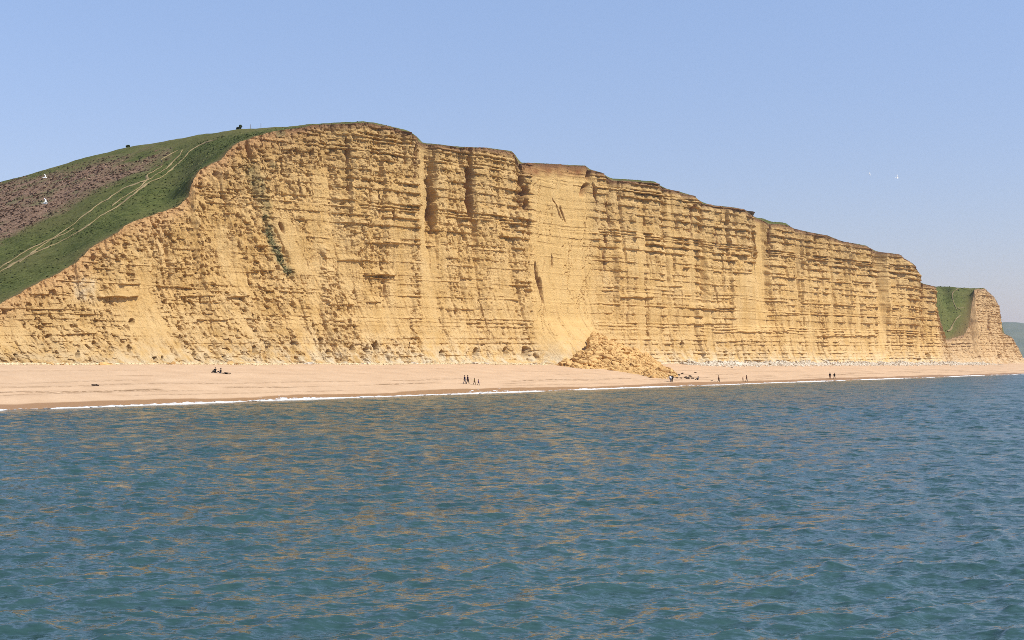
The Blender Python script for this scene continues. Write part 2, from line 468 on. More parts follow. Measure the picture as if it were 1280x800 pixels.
# beds
bz = [-2.0]; r2 = np.random.RandomState(5)
while bz[-1] < 75: bz.append(bz[-1] + r2.choice([0.35, 0.5, 0.7, 0.95, 1.3, 2.1], p=[.16, .22, .24, .18, .13, .07]))
bz = np.array(bz)
zb = Z + 0.25 * vnoise(s2 / 16, s2 * 0, 82) + 0.10 * vnoise(s2 / 2.2, Z / 2, 83) - 0.004 * s2
k = np.clip(np.searchsorted(bz, zb) - 1, 0, len(bz) - 2)
th = bz[k + 1] - bz[k]; u = (zb - bz[k]) / th
hard = r2.rand(len(bz)); hard = np.where(np.arange(len(bz)) % 2 == 0, 0.25 + 0.75 * hard, -0.25 * hard)
blen = 1.6 + 3.2 * r2.rand(len(bz))
bi = np.floor((s2 + 0.35 * vnoise(s2 / 1.3, Z, 84)) / blen[k] + 7.7 * k)
blk = hash2(bi, k * 7, 85)
cw = np.interp(PX, [0, 430, 760, 1000, 1200], [4.2, 5.0, 5.5, 7.0, 8.0])
cq = s2 / 5.6 + 0.55 * vnoise(s2 / 13, Z / 30, 61) + 0.10 * vnoise(s2 / 3, Z / 3.5, 62)
ci = np.floor(cq); cf = cq - ci
colw = np.interp(PX, [0, 300, 430, 640, 760, 1160, 1200], [.35, .4, .7, .7, 1.0, 1.1, .7]) * (1 - 0.9 * smooth)
present = sstep(-0.60, 0.25, 0.8 * hash2(ci, k * 3, 63) + 0.6 * vnoise(s2 / 7.0 + 3 * k, k * 1.7, 86) + 0.3 * blk + 0.05)
prof = sstep(0, 0.10 / th, u) * (1 - 0.45 * np.clip(u, 0, 1))        # sharp underside, sloping back
D = layer * (np.maximum(hard[k], 0) * present * prof * (0.62 + 0.33 * blk) * 1.2 + np.minimum(hard[k], 0) * 0.8)
sg = np.where(hash2(ci, ci * 0 + 5, 67) > 0.15, 1.0, -1.0)
D += colw * (0.85 * hash2(ci, ci * 0, 64) + 1.25 * sg * (cf - 0.5)) * (0.35 + 0.65 * rr)
D -= colw * 0.9 * np.exp(-((cf - 0.03) / 0.045) ** 2) * sstep(-.5, .1, vnoise(ci * 1.3, Z / 6, 65))
D += (0.20 * layer + 0.20 * rough) * 0.5 * hash2(bi, k, 87)
# flutes, joints
fl = (1 - 0.6 * smooth)
D += fl * (0.85 * fbm(s2 / 7.0, Z / 45, 88, 3) + 0.38 * fbm(s2 / 1.9, Z / 12, 91, 3) * (0.5 + layer * .6))
jn = np.abs(fbm(s2 / 4.5, Z / 55 + 4, 94, 2))
D -= (1 - smooth) * 0.9 * (1 - sstep(0.0, 0.045, jn)) * sstep(0.0, 0.35, vnoise(s2 / 9, Z / 8, 96))
# rubbly weathering
D += rough * (0.55 * fbm(s2 / 1.7 + Z / 9, Z / 6.5, 97, 4, .55) + 0.45 * fbm(s2 / 0.8, Z / 1.1, 101, 3) + 0.35 * fbm(s2 / 6, Z / 5, 98, 2))
q1 = np.floor(s2 / 1.05 + 0.9 * fbm(s2 / 2.5, Z / 2.5, 231, 2)); q2 = np.floor(Z / 0.62 + 0.8 * fbm(s2 / 2.2, Z / 2.2, 234, 2))
D += (0.10 + 0.42 * rough) * (1 - smooth) * 0.52 * hash2(q1 + 31 * q2, q2, 237)
pit = fbm(s2 / 0.7 + 0.25 * Z, Z / 1.25, 104, 3)
D -= (0.15 + rough) * (1 - smooth) * 0.6 * sstep(0.26, 0.42, pit)
pit2 = fbm(s2 / 1.4 + 0.10 * Z, Z / 2.6, 107, 4)
D -= rough * 0.5 * sstep(0.36, 0.50, pit2)
ck = np.abs(fbm(s2 / 2.6 - 0.16 * Z, Z / 7.0, 133, 3))
D -= SCAR * 0.45 * (1 - sstep(0.0, 0.05, ck)) * sstep(-.1, .4, vnoise(s2 / 4, Z / 5, 136))
D += SCAR * (0.12 * fbm(s2 / 1.2, Z / 2.0, 137, 3) + 0.25 * fbm(s2 / 4, Z / 9, 138, 2))
# single ledges that stand out (px0, px1, py, metres)
for (a, b, y_, p) in ((122, 172, 371, 1.1), (148, 175, 355, .6), (225, 268, 370, .7), (288, 310, 370, .6), (458, 494, 344, 1.1), (425, 442, 381, .8), (459, 477, 378, .7), (423, 460, 326, .6), (455, 500, 304, .7),
                   (285, 302, 371, .6), (82, 118, 417, .6), (246, 282, 400, .6), (312, 340, 338, .6), (774, 816, 372, .9), (860, 916, 386, .9), (820, 850, 358, .6), (856, 914, 405, .7), (920, 986, 415, .7), (1020, 1096, 420, .8), (655, 664, 362, .8), (556, 592, 387, .5), (958, 1000, 394, .6)):
    yc = y_ + 0.8 * vnoise(s2 / 2.5, s2 * 0 + a, 110)
    D += p * sstep(a - 1.5, a + .5, PX) * (1 - sstep(b - .5, b + 1.5, PX)) * np.clip(1 - (yc - PY) / 8.0, 0, 1) * sstep(-0.6, 0.6, yc - PY)
# deep clefts
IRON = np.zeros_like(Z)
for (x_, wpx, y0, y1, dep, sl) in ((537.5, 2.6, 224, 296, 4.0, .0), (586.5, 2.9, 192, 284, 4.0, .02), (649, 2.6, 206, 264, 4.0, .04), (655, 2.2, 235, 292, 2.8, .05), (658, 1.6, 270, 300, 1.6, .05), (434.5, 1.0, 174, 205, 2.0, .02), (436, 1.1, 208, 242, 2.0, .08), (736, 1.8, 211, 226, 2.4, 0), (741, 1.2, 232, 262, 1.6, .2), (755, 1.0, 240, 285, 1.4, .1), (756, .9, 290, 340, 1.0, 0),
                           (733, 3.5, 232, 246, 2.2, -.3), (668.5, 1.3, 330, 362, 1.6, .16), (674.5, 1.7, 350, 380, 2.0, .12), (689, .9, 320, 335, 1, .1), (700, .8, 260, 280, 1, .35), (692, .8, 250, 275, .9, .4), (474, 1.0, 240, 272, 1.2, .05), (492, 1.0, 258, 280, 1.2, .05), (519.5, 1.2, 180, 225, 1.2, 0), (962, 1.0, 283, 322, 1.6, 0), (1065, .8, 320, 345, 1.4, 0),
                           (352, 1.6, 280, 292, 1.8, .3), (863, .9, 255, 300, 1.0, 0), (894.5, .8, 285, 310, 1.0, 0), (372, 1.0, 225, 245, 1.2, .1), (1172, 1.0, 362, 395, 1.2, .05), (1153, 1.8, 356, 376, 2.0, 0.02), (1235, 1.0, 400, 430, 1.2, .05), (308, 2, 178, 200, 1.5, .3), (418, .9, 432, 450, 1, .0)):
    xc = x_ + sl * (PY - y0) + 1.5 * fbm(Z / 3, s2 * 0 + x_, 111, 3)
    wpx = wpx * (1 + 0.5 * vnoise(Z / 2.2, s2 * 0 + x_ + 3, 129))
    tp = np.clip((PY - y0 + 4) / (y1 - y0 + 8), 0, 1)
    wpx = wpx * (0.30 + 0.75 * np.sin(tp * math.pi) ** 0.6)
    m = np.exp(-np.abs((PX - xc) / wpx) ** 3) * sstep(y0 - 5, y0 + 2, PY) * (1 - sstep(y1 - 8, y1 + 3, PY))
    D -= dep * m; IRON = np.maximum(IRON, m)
# hollows and small caves at the foot
for (x_, y_, wx, wy, dep) in ((315, 400, 2.2, 5, 2), (317, 437, 4, 3.5, 3), (334, 433, 2.2, 6, 2.6), (364, 432, 4, 5.5, 3.2), (401, 429, 2.2, 5, 2.2), (409, 441, 2, 3, 2), (439, 437, 3.4, 4, 2.6), (459, 438, 3.4, 3, 2.8),
                          (471, 434, 3, 6, 2.8), (512, 434, 1.0, 6, 1.6), (550, 441, 2, 3, 2), (596, 440, 4, 4, 3), (631, 439, 4, 4, 2.6), (656, 440, 4.5, 4.5, 3), (665, 445, 2, 2.5, 2), (96, 442, 2, 4, 1.8), (136, 436, 3, 3, 1.5),
                          (162, 437, 3, 4, 1.8), (192, 449, 4, 2, 1.6), (201, 448, 2, 2.5, 1.6), (244, 442, 2.2, 5, 2), (165, 402, 4, 3.5, 1.4), (226, 424, 3, 3.5, 1.4), (1158, 446, 2.0, 3.4, 3), (1146, 449, 1, 2.2, 1.8), (1248, 446, 1.4, 2.5, 2),
                          (1224, 446, .8, 2, 1.4), (851, 432, 1.4, 4, 1.4), (906, 442, 1, 3, 1.4), (960, 440, 1, 3, 1.4), (1030, 424, 1.4, 3, 1.4), (120, 430, 4, 2.5, 1.2), (15, 446, 3, 2.5, 1.2), (63, 420, 4, 2, 1.0), (282, 448, 2, 3, 1.4), (258, 446, 2, 3, 1.4)):
    d2 = np.abs((PX - x_ + 2.6 * fbm(Z / 1.6, s2 / 1.6 + x_, 112, 3)) / (0.8 * wx)) ** 2.2 + np.abs((PY - y_ + 2.2 * fbm(s2 / 1.2, Z / 1.2 + x_, 116, 3)) / (1.25 * wy)) ** 2.2
    D -= 1.1 * dep * sstep(0.18, 0.62, np.exp(-d2))
# skirt of fallen grit at the foot
apr = np.exp(-np.maximum(Z - foot_z(s2), 0) / (1.5 + 1.3 * vnoise(s2 / 8, s2 * 0, 113)))
D += apr * (1.3 + 1.6 * fbm(s2 / 5, s2 * 0, 114, 3)) + apr * 0.5 * fbm(s2 / 1.5, Z / 1, 115, 2)
# sandy cone under the scar
D += 6.0 * region(672, 742, 395, 470, 1.0, 12) * sstep(14, 3.0, Z - ZF[:, None])
# turf lip over the top
D = D * (0.45 + 0.55 * sstep(0.0, 2.5, TD))
D += 0.15 * np.exp(-TD / 0.5)
XC = X0 - NX * D; YC = Y0 - NY * D

gul = np.array([(312, 205, 11), (322, 232, 12), (331, 255, 9), (336, 280, 7), (341, 302, 8), (351, 325, 8), (364, 344, 6)], float)
gx = np.interp(PY, gul[:, 1], gul[:, 0]); gw = 0.85 * np.interp(PY, gul[:, 1], gul[:, 2])
VEG = np.exp(-np.abs((PX - gx + 4 * fbm(s2 / 2, Z / 2, 116, 3)) / gw) ** 3) * sstep(196, 212, PY) * (1 - sstep(338, 350, PY))
VEG = np.clip(VEG * np.interp(PY, [200, 285, 300], [.55, .6, 1.0]) * (0.8 + .5 * fbm(s2, Z, 119, 3)), 0, 1)
VEG = np.maximum(VEG, sstep(0.45, 0.65, fbm(s2 / 5, Z / 4, 120, 3)) * 0.5 * (PX > 300) * (PX < 420) * (PY < 235))
PALE = np.exp(-np.maximum(Z - foot_z(s2), 0) / 3.0) * np.interp(PX, [0, 250, 420, 1280], [.4, .7, .9, .9])
PALE = np.maximum(PALE, 0.5 * region(95, 120, 345, 378, 1, 6))
SOIL_SHADE = np.interp(PT, [0, 230, 300, 380, 520, 640, 650, 740, 800, 1160, 1200], [.15, .3, .5, .75, .75, .7, 0.8, 0.8, .9, 1.0, .6])[:, None] + 0 * Z
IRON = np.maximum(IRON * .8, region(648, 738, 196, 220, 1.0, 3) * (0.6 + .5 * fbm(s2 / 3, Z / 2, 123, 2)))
IRON = np.maximum(IRON, 0.75 * np.exp(-TD / 2.5) * np.interp(PT, [250, 280, 330, 380, 420], [0, .7, .9, .5, 0])[:, None])
LOAM = 0.75 * np.exp(-(TD / (3.2 + 1.8 * fbm(s2 / 6, s2 * 0, 270, 3))) ** 2) * np.interp(PT, [-50, 20, 330, 380], [.7, .9, .9, 0])[:, None]
PINK = 0.55 * sstep(1166, 1186, PX)
ISPL = int(np.searchsorted(PXS, 1182))

def cliff_part(name, i0, i1, label):
    P = np.stack([XC, YC, Z], -1)[i0:i1]
    # close the body: a back row well inland at foot level
    me = fast_mesh(name, P.reshape(-1, 3), grid_faces(i1 - i0, NR), False)
    for an, arr in (("topd", TD), ("scar", smooth * 0.35 + SCAR * .65), ("veg", VEG), ("pale", PALE), ("soil_shade", SOIL_SHADE), ("iron", IRON), ("pink", PINK), ("loam", LOAM)):
        add_attr(me, an, np.clip(arr[i0:i1], 0, 90))
    o = link(name, me, M_CLIFF)
    return tag(o, label, None, None, "structure")
cliff = cliff_part("cliff", 0, ISPL + 1, "long sheer ochre sandstone cliff with horizontal ledges")
far_cliff = cliff_part("far_cliff", ISPL, NC, "smaller pinkish cliff beyond the grassy notch")

# ------------------------------------------------------------------ land behind the cliff edge
VR = np.concatenate([[0.9, 1.8, 3.0], np.arange(4.5, 60, 1.5), np.arange(62, 130, 2.5), np.geomspace(135, 420, 16)])
def land(name, i0, i1, step, label):
    ii = np.unique(np.concatenate([np.arange(i0, i1, step), [i1 - 1]]))
    n = len(ii)
    P = np.zeros((n, len(VR) + 1, 3))
    P[:, 0, 0] = XC[ii, -1]; P[:, 0, 1] = YC[ii, -1]; P[:, 0, 2] = ZT[ii]
    bx = X0[ii, -1][:, None]; by = Y0[ii, -1][:, None]
    x = bx + NX * VR[None]; y = by + NY * VR[None]
    fade = sstep(0, 6, VR)[None]
    z = ground_h(x, y) + rough_h(x, y) * (0.35 + 0.65 * fade)
    bl = sstep(-1, 9.0 if i0 == 0 else 2.5, VR)[None]
    z = z * bl + ZT[ii][:, None] * (1 - bl)
    P[:, 1:, 0] = x; P[:, 1:, 1] = y; P[:, 1:, 2] = z
    px, py = proj(P[..., 0], P[..., 1], P[..., 2])
    up = np.interp(px, [-60, 0, 50, 100, 150, 208], [238, 230, 223, 211, 201, 189])
    lo = np.interp(px, [-60, 0, 50, 90, 125, 170, 208], [322, 302, 280, 258, 235, 212, 194])
    nz = 20 * fbm(P[..., 0] / 13, P[..., 1] / 13, 130, 5, .6)
    scrub = sstep(-10, 10, py - up + nz) * (1 - sstep(-8, 8, py - lo + nz)) * (px < 214)
    me = fast_mesh(name, P.reshape(-1, 3), grid_faces(n, len(VR) + 1)[:, ::-1], True)
    add_attr(me, "scrub", np.clip(scrub, 0, 1))
    lip = np.zeros(P.shape[:2]); lip[:, 0] = 1; lip[:, 1] = np.where((PXS[ii] < 330) | (PXS[ii] > 1172), .25, 1); lip[:, 2] = np.where((PXS[ii] < 330) | (PXS[ii] > 1172), 0, .8); lip[:, 3] = np.where((PXS[ii] < 330) | (PXS[ii] > 1172), 0, .3)
    add_attr(me, "lip", lip)
    o = link(name, me, M_GRASS)
    tag(o, label, None, None, "structure")
    return o, P, scrub
IA = int(np.searchsorted(PXS, 400))
hillside, PH, SCR = land("hillside", 0, IA + 1, 2, "green hillside sloping down left of the cliff, crossed by sandy paths")
cliff_top, PTOP, _ = land("cliff_top", IA, int(np.searchsorted(PXS, 1169)) + 1, 2, "thin turf along the top of the cliff")
far_hillside, PFH, _ = land("far_hillside", int(np.searchsorted(PXS, 1169)), NC, 1, "steep green valley side between the two cliffs")

def hill_hit(px, py, y1=700.0):
    """point on the land seen at a photograph pixel"""
    ye = float(edge_y(px))
    ys = np.linspace(ye + 0.5, min(y1, ye + float(run_len(px)) * 1.02), 400)
    xs = (px - CX) / F * ys; zs = CAMZ + (HY - py) / F * ys
    g = ground_h(xs, ys)
    i = int(np.argmax(g >= zs)) if np.any(g >= zs) else int(np.argmin(np.abs(g - zs)))
    return xs[i], ys[i]

def ribbon(name, pts, width, mat, parent, lift=0.16, seed=0, floor=0.03):
    q = np.array([hill_hit(*p) for p in pts])
    seg = np.r_[0, np.cumsum(np.hypot(*np.diff(q, axis=0).T))]
    u_ = np.arange(0, seg[-1], 0.6)
    x = np.interp(u_, seg, q[:, 0]); y = np.interp(u_, seg, q[:, 1])
    for _ in range(6):
        x[1:-1] = (x[:-2] + 2 * x[1:-1] + x[2:]) / 4; y[1:-1] = (y[:-2] + 2 * y[1:-1] + y[2:]) / 4
    tx = np.gradient(x); ty = np.gradient(y); ln = np.hypot(tx, ty) + 1e-6
    x = x + 0.5 * vnoise(u_ / 5, u_ * 0 + seed, 140) * -ty / ln; y = y + 0.5 * vnoise(u_ / 5, u_ * 0 + seed, 140) * tx / ln
    wd = width * np.clip(0.5 + 1.1 * fbm(u_ / 4, u_ * 0 + seed, 141, 4, .6), floor, 1.1)
    L = []
    for a in (-1, -.4, .4, 1):
        xx = x - ty / ln * wd * a; yy = y + tx / ln * wd * a
        L.append(np.stack([xx, yy, ground_h(xx, yy) + rough_h(xx, yy) + lift - 0.15 * (abs(a) == 1)], -1))
    P = np.stack(L, 1)
    return link(name, fast_mesh(name, P.reshape(-1, 3), grid_faces(len(u_), 4)[:, ::-1], True), mat, parent)

PATHS = [([(271, 174.5), (250, 181), (235, 191), (226, 202.5), (210, 216), (185, 230), (155, 252), (135, 265), (112, 280), (100, 290), (75, 302), (42, 317), (15, 331), (-8, 345)], 0.55),
         ([(222, 189), (202, 200), (200, 210), (180, 221), (183, 227), (155, 235), (125, 255), (100, 275), (60, 300), (32, 315), (8, 330), (-10, 340)], 0.36),
         ([(229, 188), (215, 202), (207, 211), (187, 225), (160, 244), (140, 258)], 0.33),
         ([(92, 286), (60, 303), (38, 318), (20, 330)], 0.3)]
for i, (p, w_) in enumerate(PATHS):
    ribbon("footpath", p, w_, M_PATH, hillside, 0.2, i)
for i, (p, w_) in enumerate([([(1197.5, 361.5), (1191, 366), (1190.7, 374), (1194, 385), (1196, 388)], 0.32), ([(1201, 401), (1192, 406), (1183.5, 412.5)], 0.36), ([(1197.5, 385), (1206, 391)], 0.28)]):
    ribbon("footpath", p, w_, M_PATH, far_hillside, 0.3, 9 + i, 0.5)

# tufts: small leaf clumps scattered over the land
def tufts(name, base, size, mat, parent, flat=1.0, nb=4, seed=0):
    g = np.random.RandomState(seed)
    n = len(base)
    ang = g.rand(n, nb) * 6.283
    d = np.stack([np.cos(ang), np.sin(ang)], -1)
    ln = size[:, None] * (0.6 + 0.8 * g.rand(n, nb))
    c = base[:, None, :] + np.concatenate([d * ln[..., None] * 0.25, np.zeros((n, nb, 1))], -1)
    side = np.stack([-d[..., 1], d[..., 0]], -1) * ln[..., None] * 0.45
    a = c.copy(); a[..., :2] += side; a[..., 2] -= 0.08
    b = c.copy(); b[..., :2] -= side; b[..., 2] -= 0.08
    tip = c.copy(); tip[..., :2] += d * ln[..., None] * 0.5 * g.rand(n, nb)[..., None]; tip[..., 2] += ln * flat * (0.5 + .5 * g.rand(n, nb))
    mid1 = (a + tip) / 2; mid1[..., :2] += side * 0.5
    mid2 = (b + tip) / 2; mid2[..., :2] -= side * 0.5
    V = np.stack([a, b, mid2, tip, mid1], 2).reshape(-1, 3)
    k_ = np.arange(n * nb)[:, None] * 5
    Fq = k_ + np.array([[0, 1, 2, 4]]); Ft = k_ + np.array([[4, 2, 3, 3]])
    tri = np.concatenate([k_ + np.array([[0, 1, 2]]), k_ + np.array([[0, 2, 4]]), k_ + np.array([[4, 2, 3]])], 0)
    o = link(name, fast_mesh(name, V, tri, False), mat, parent)
    o["kind"] = "stuff"
    return o

def scatter_on(P, weight, n, seed):
    g = np.random.RandomState(seed)
    a = P[:-1, :-1]; b = P[1:, :-1]; c = P[1:, 1:]; d = P[:-1, 1:]
    px, py = proj(a[..., 0], a[..., 1], a[..., 2])
    ok = (px > -40) & (px < 1300)
    area = np.linalg.norm(np.cross(c - a, d - b), axis=-1) * weight[:-1, :-1] * ok
    pr = area.ravel() / area.sum()
    i = g.choice(len(pr), n, p=pr)
    u_ = g.rand(n, 1); v_ = g.rand(n, 1)
    A, B_, C_, D_ = (q.reshape(-1, 3)[i] for q in (a, b, c, d))
    return A * (1 - u_) * (1 - v_) + B_ * u_ * (1 - v_) + C_ * u_ * v_ + D_ * (1 - u_) * v_

_hp = CX + F * PH[..., 0] / PH[..., 1]
vfade = (PH[..., 1] < edge_y(_hp) + 1.06 * run_len(_hp)) * 1.0
gden = sstep(-.35, .45, fbm(PH[..., 0] / 7, PH[..., 1] / 7, 192, 3)) + .12
q = scatter_on(PH, (1 - SCR * .9) * vfade * gden, 7000, 1)
tufts("grass", q, 0.16 + 0.30 * rng.rand(len(q)) ** 2, M_TUFT, None, 0.22, 3, 2)
bpy.data.objects["grass"]["label"] = "rough green grass tussocks covering the hillside"
q = scatter_on(PH, SCR * vfade, 3600, 3)
tufts("scrub", q, 0.22 + 0.45 * rng.rand(len(q)) ** 2, M_SCRUB, None, 0.35, 6, 4)
bpy.data.objects["scrub"]["label"] = "purplish brown dead bracken on the upper hillside"
q = scatter_on(PTOP, np.r_[np.ones(14), np.zeros(VR.size - 13)][None, :] * np.ones(PTOP.shape[:2]), 2600, 5)
o = tufts("turf", q, 0.10 + 0.16 * rng.rand(len(q)), M_SCRUB, None, 0.6, 3, 6)
o["label"] = "wind-cut grass along the cliff top"
q = scatter_on(PFH, np.r_[np.ones(60), np.zeros(VR.size - 59)][None, :] * np.ones(PFH.shape[:2]), 3500, 7)
o = tufts("far_grass", q, 0.22 + 0.5 * rng.rand(len(q)) ** 2, M_TUFT, None, 0.4, 3, 8)
o["label"] = "dark green rough grass on the far valley side"
# weeds growing down the slumped gully
gi, gj = np.where((VEG > 0.5) & (PY > 262))
sel = rng.choice(len(gi), min(260, len(gi)), replace=False)
base = np.stack([XC[gi[sel], gj[sel]] - NX * 0.1, YC[gi[sel], gj[sel]] - NY * .1, Z[gi[sel], gj[sel]]], -1)
tufts("weeds", base, 0.12 + 0.2 * rng.rand(len(base)), M_WEED, cliff, 0.35, 4, 9)

# ------------------------------------------------------------------ beach
sb_ = np.concatenate([np.arange(-260, 620, 0.8), np.geomspace(622, 2600, 60)])
wb_ = np.concatenate([np.linspace(-45, -4, 12), np.arange(-3.5, 14, 0.35), np.arange(14, 54, 0.8), np.linspace(55, 75, 6)])
SS, WW = np.meshgrid(sb_, wb_, indexing='ij')
bx, by = sw(SS, WW)
bzv = beach_z(SS, WW)
me = fast_mesh("beach", np.stack([bx, by, bzv], -1).reshape(-1, 3), grid_faces(len(sb_), len(wb_))[:, ::-1], True)
edge_w = 3.6 + 1.3 * fbm(SS / 18, SS * 0, 150, 3) + 0.25 * vnoise(SS / 1.5, WW / 2, 153)
add_attr(me, "wet", 1 - sstep(-0.35, 0.35, WW - edge_w))
wr = np.zeros_like(SS)
for (wc, amp, sd) in ((10.5, 1.0, 3), (9.0, .6, 9), (14.5, .7, 5), (24, .5, 7), (18.5, .45, 12), (31, .4, 15), (6.5, .5, 17)):
    wr = np.maximum(wr, amp * np.exp(-((WW - wc - 1.6 * fbm(SS / 30, SS * 0 + sd, 154, 3)) / 0.45) ** 2) * sstep(-.3, .3, vnoise(SS / 12, SS * 0 + sd, 157)))
add_attr(me, "wrack", wr)
beach = tag(link("beach", me, M_SAND), "pinkish sand and shingle beach below the cliff", None, None, "structure")

def beach_hit(px, py):
    ys = np.linspace(120, 760, 6000)
    xs = (px - CX) / F * ys; zs = CAMZ + (HY - py) / F * ys
    s_, w_ = to_sw(xs, ys)
    g = beach_z(s_, w_)
    i = int(np.argmax(g >= zs))
    return float(xs[i]), float(ys[i]), float(g[i])

# ------------------------------------------------------------------ sea
pyv = np.concatenate([np.arange(860, 620, -0.8), np.arange(620, 530, -0.45), np.arange(530, 476, -0.22), np.arange(476, 452, -0.35)])
rad = CAMZ * F / (pyv - HY)
rad = np.concatenate([[4, 8, 12, 18, 25], rad[rad > 28], np.geomspace(1750, 9000, 12)])
fine = np.arange(-23.5, 23.5, 0.07)
ang = R(1) * np.concatenate([np.arange(-180, -25, 5), fine, np.arange(25, 181, 5)])
A2, R2 = np.meshgrid(ang, rad, indexing='ij')
sx = R2 * np.sin(A2); sy = R2 * np.cos(A2)
dr = np.gradient(rad)[None, :] * np.ones_like(A2)
da = np.gradient(ang)[:, None] * R2
ss_, ww_ = to_sw(sx, sy)
calm = sstep(0.0, 14.0, -ww_)                         # waves die at the shore
sz = np.zeros_like(sx); gx_ = np.zeros_like(sx); gy_ = np.zeros_like(sx)
lost = np.zeros_like(sx)
wv = np.random.RandomState(21)
NW = 72
lam = np.geomspace(0.42, 9.0, NW)
gust = 1.0 + 0.35 * fbm(sx / 28, sy / 45, 160, 3)
for i in range(NW):
    th_ = R(-27) + wv.randn() * R(40 if lam[i] < 4 else 28)
    kx, ky = -math.sin(-th_), math.cos(th_)
    k_ = 2 * math.pi / lam[i]
    slope = 0.041 * (1.0 if lam[i] < 0.8 else 1.1 if lam[i] < 2.2 else 1.1 * (2.2 / lam[i]) ** 1.15)
    a_ = slope / k_
    cell = np.maximum(dr * abs(ky) + da * abs(kx), np.maximum(dr * 0.6, da * 0.3))
    fade = 1 - sstep(0.24, 0.5, cell / lam[i])
    ph = k_ * (kx * sx + ky * sy) + wv.rand() * 6.283
    m = fade * calm * gust
    cph = np.cos(ph); 
    sz += a_ * m * cph
    sn = np.sin(ph) * a_ * m * 0.85
    gx_ -= kx * sn; gy_ -= ky * sn
    lost += slope ** 2 * (1 - fade)
sz += 0.0
farA = np.clip(lost / (NW * 0.041 ** 2 * 0.8), 0, 1) * (0.3 + 0.7 * calm)
me = fast_mesh("sea", np.stack([sx + gx_, sy + gy_, sz], -1).reshape(-1, 3), grid_faces(len(ang), len(rad))[:, ::-1], True)
add_attr(me, "far", farA)
shoal = np.exp(-np.maximum(-ww_ - 2, 0) / 9.0) * 0.6 * (0.75 + 0.6 * fbm(ss_ / 30, ww_ / 12, 165, 3)) * np.interp(ss_, [-120, -40, 60, 130, 500], [.6, 1.0, 1, .55, .25])
add_attr(me, "shoal", np.clip(shoal, 0, 0.9))
sea = tag(link("sea", me, M_SEA), "choppy blue-green sea", None, None, "structure")

# ------------------------------------------------------------------ surf along the waterline
fs = np.arange(-140, 640, 0.28)
wl = np.zeros_like(fs)                                  # local waterline: beach height 0.04
wtest = np.linspace(-4, 5, 91)
bt = beach_z(fs[:, None] + 0 * wtest[None], wtest[None] + 0 * fs[:, None])
wl = wtest[np.argmax(bt > 0.05, 1)]
wl = np.convolve(np.pad(wl, 12, 'edge'), np.ones(25) / 25, 'valid')
pxs_ = CX + F * sw(fs, 0)[0] / sw(fs, 0)[1]
broad = sum(np.exp(-((pxs_ - c) / w_) ** 2) * k_ for c, w_, k_ in ((375, 45, 2.2), (625, 32, 2.4), (455, 14, 1.0), (730, 18, .8), (860, 25, .7), (1045, 20, .8), (120, 40, .4), (1240, 25, .8)))
brk = np.clip(0.52 + 0.9 * fbm(fs / 14, fs * 0, 170, 3), 0.05, 1.2)
hgt = (0.02 + 0.24 * brk) * np.interp(pxs_, [0, 700, 1280], [.9, .9, 1.3])
wid_up = 0.5 + 0.8 * brk 
prof_w = np.array([-1.5, -1.0, -0.6, -0.2, 0.15, 0.5, 1.0])       # seaward < 0 < up the beach
prof_h = np.array([-0.35, 0.45, 1.0, 0.8, 0.45, 0.22, 0.0])
FW = np.where(prof_w[None] < 0, prof_w[None] * (0.5 + 0.5 * brk[:, None]), prof_w[None] * wid_up[:, None]) + wl[:, None] - 0.5
FW = FW + 0.35 * vnoise(fs[:, None] / 0.9, prof_w[None] * 3, 178)
FSg = fs[:, None] + 0 * FW
gz = np.maximum(beach_z(FSg, FW), 0.0)
FH = gz + hgt[:, None] * prof_h[None] * (0.75 + 0.5 * fbm(FSg / 0.7, FW / 0.5, 179, 3)) + 0.035
P = np.stack([*sw(FSg, FW), FH], -1)
fc = grid_faces(len(fs), len(prof_w))[:, ::-1]
o_ = None
keep = (np.array([0, 0, 0, 0, 0, 1, 1.0])[None] * (fbm(FSg / 1.1, FW / 0.7, 182, 3) - 0.12) + np.clip(brk[:, None] * 6 - .9, -1, .02)) > -0.02
kf = keep.ravel()[fc].sum(1) >= 3
o = link("surf_foam", fast_mesh("surf_foam", P.reshape(-1, 3), fc[kf], True), M_FOAM)
foam_o = o
# thin lacy swash running up the sand where the waves reach farthest
fs2 = np.arange(-140, 640, 0.22); wv2 = np.arange(-0.3, 7.5, 0.14)
A_, W_ = np.meshgrid(fs2, wv2, indexing='ij')
W_ = W_ + np.interp(fs2, fs, wl)[:, None]
reach = (0.5 + 1.9 * np.interp(fs2, fs, broad) * (0.75 + .6 * fbm(fs2 / 6, fs2 * 0, 260, 3)))[:, None]
rel = (W_ - np.interp(fs2, fs, wl)[:, None]) / np.maximum(reach, .1)
lace = 1 - np.abs(fbm(A_ / 1.3, W_ / 0.5, 261, 3)) * 3.2
kp2 = (lace - 0.35 - 0.9 * np.clip(rel, 0, 2) + 0.5 * np.exp(-((rel - .95) / .1) ** 2)) > 0
kp2 &= rel < 1.05
ff = grid_faces(len(fs2), len(wv2))[:, ::-1]; kk = kp2.ravel()[ff].sum(1) >= 3
P2 = np.stack([*sw(A_, W_), np.maximum(beach_z(A_, W_), 0.0) + 0.03], -1).reshape(-1, 3)
used = np.unique(ff[kk]); remap = -np.ones(len(P2), int); remap[used] = np.arange(len(used))
o = link("swash_foam", fast_mesh("swash_foam", P2[used], remap[ff[kk]], True), M_FOAM)
tag(o, "thin lacy foam sheets left by waves running up the sand", None, None, "stuff")
o = foam_o
tag(o, "white foam of small waves breaking along the waterline", None, None, "stuff")

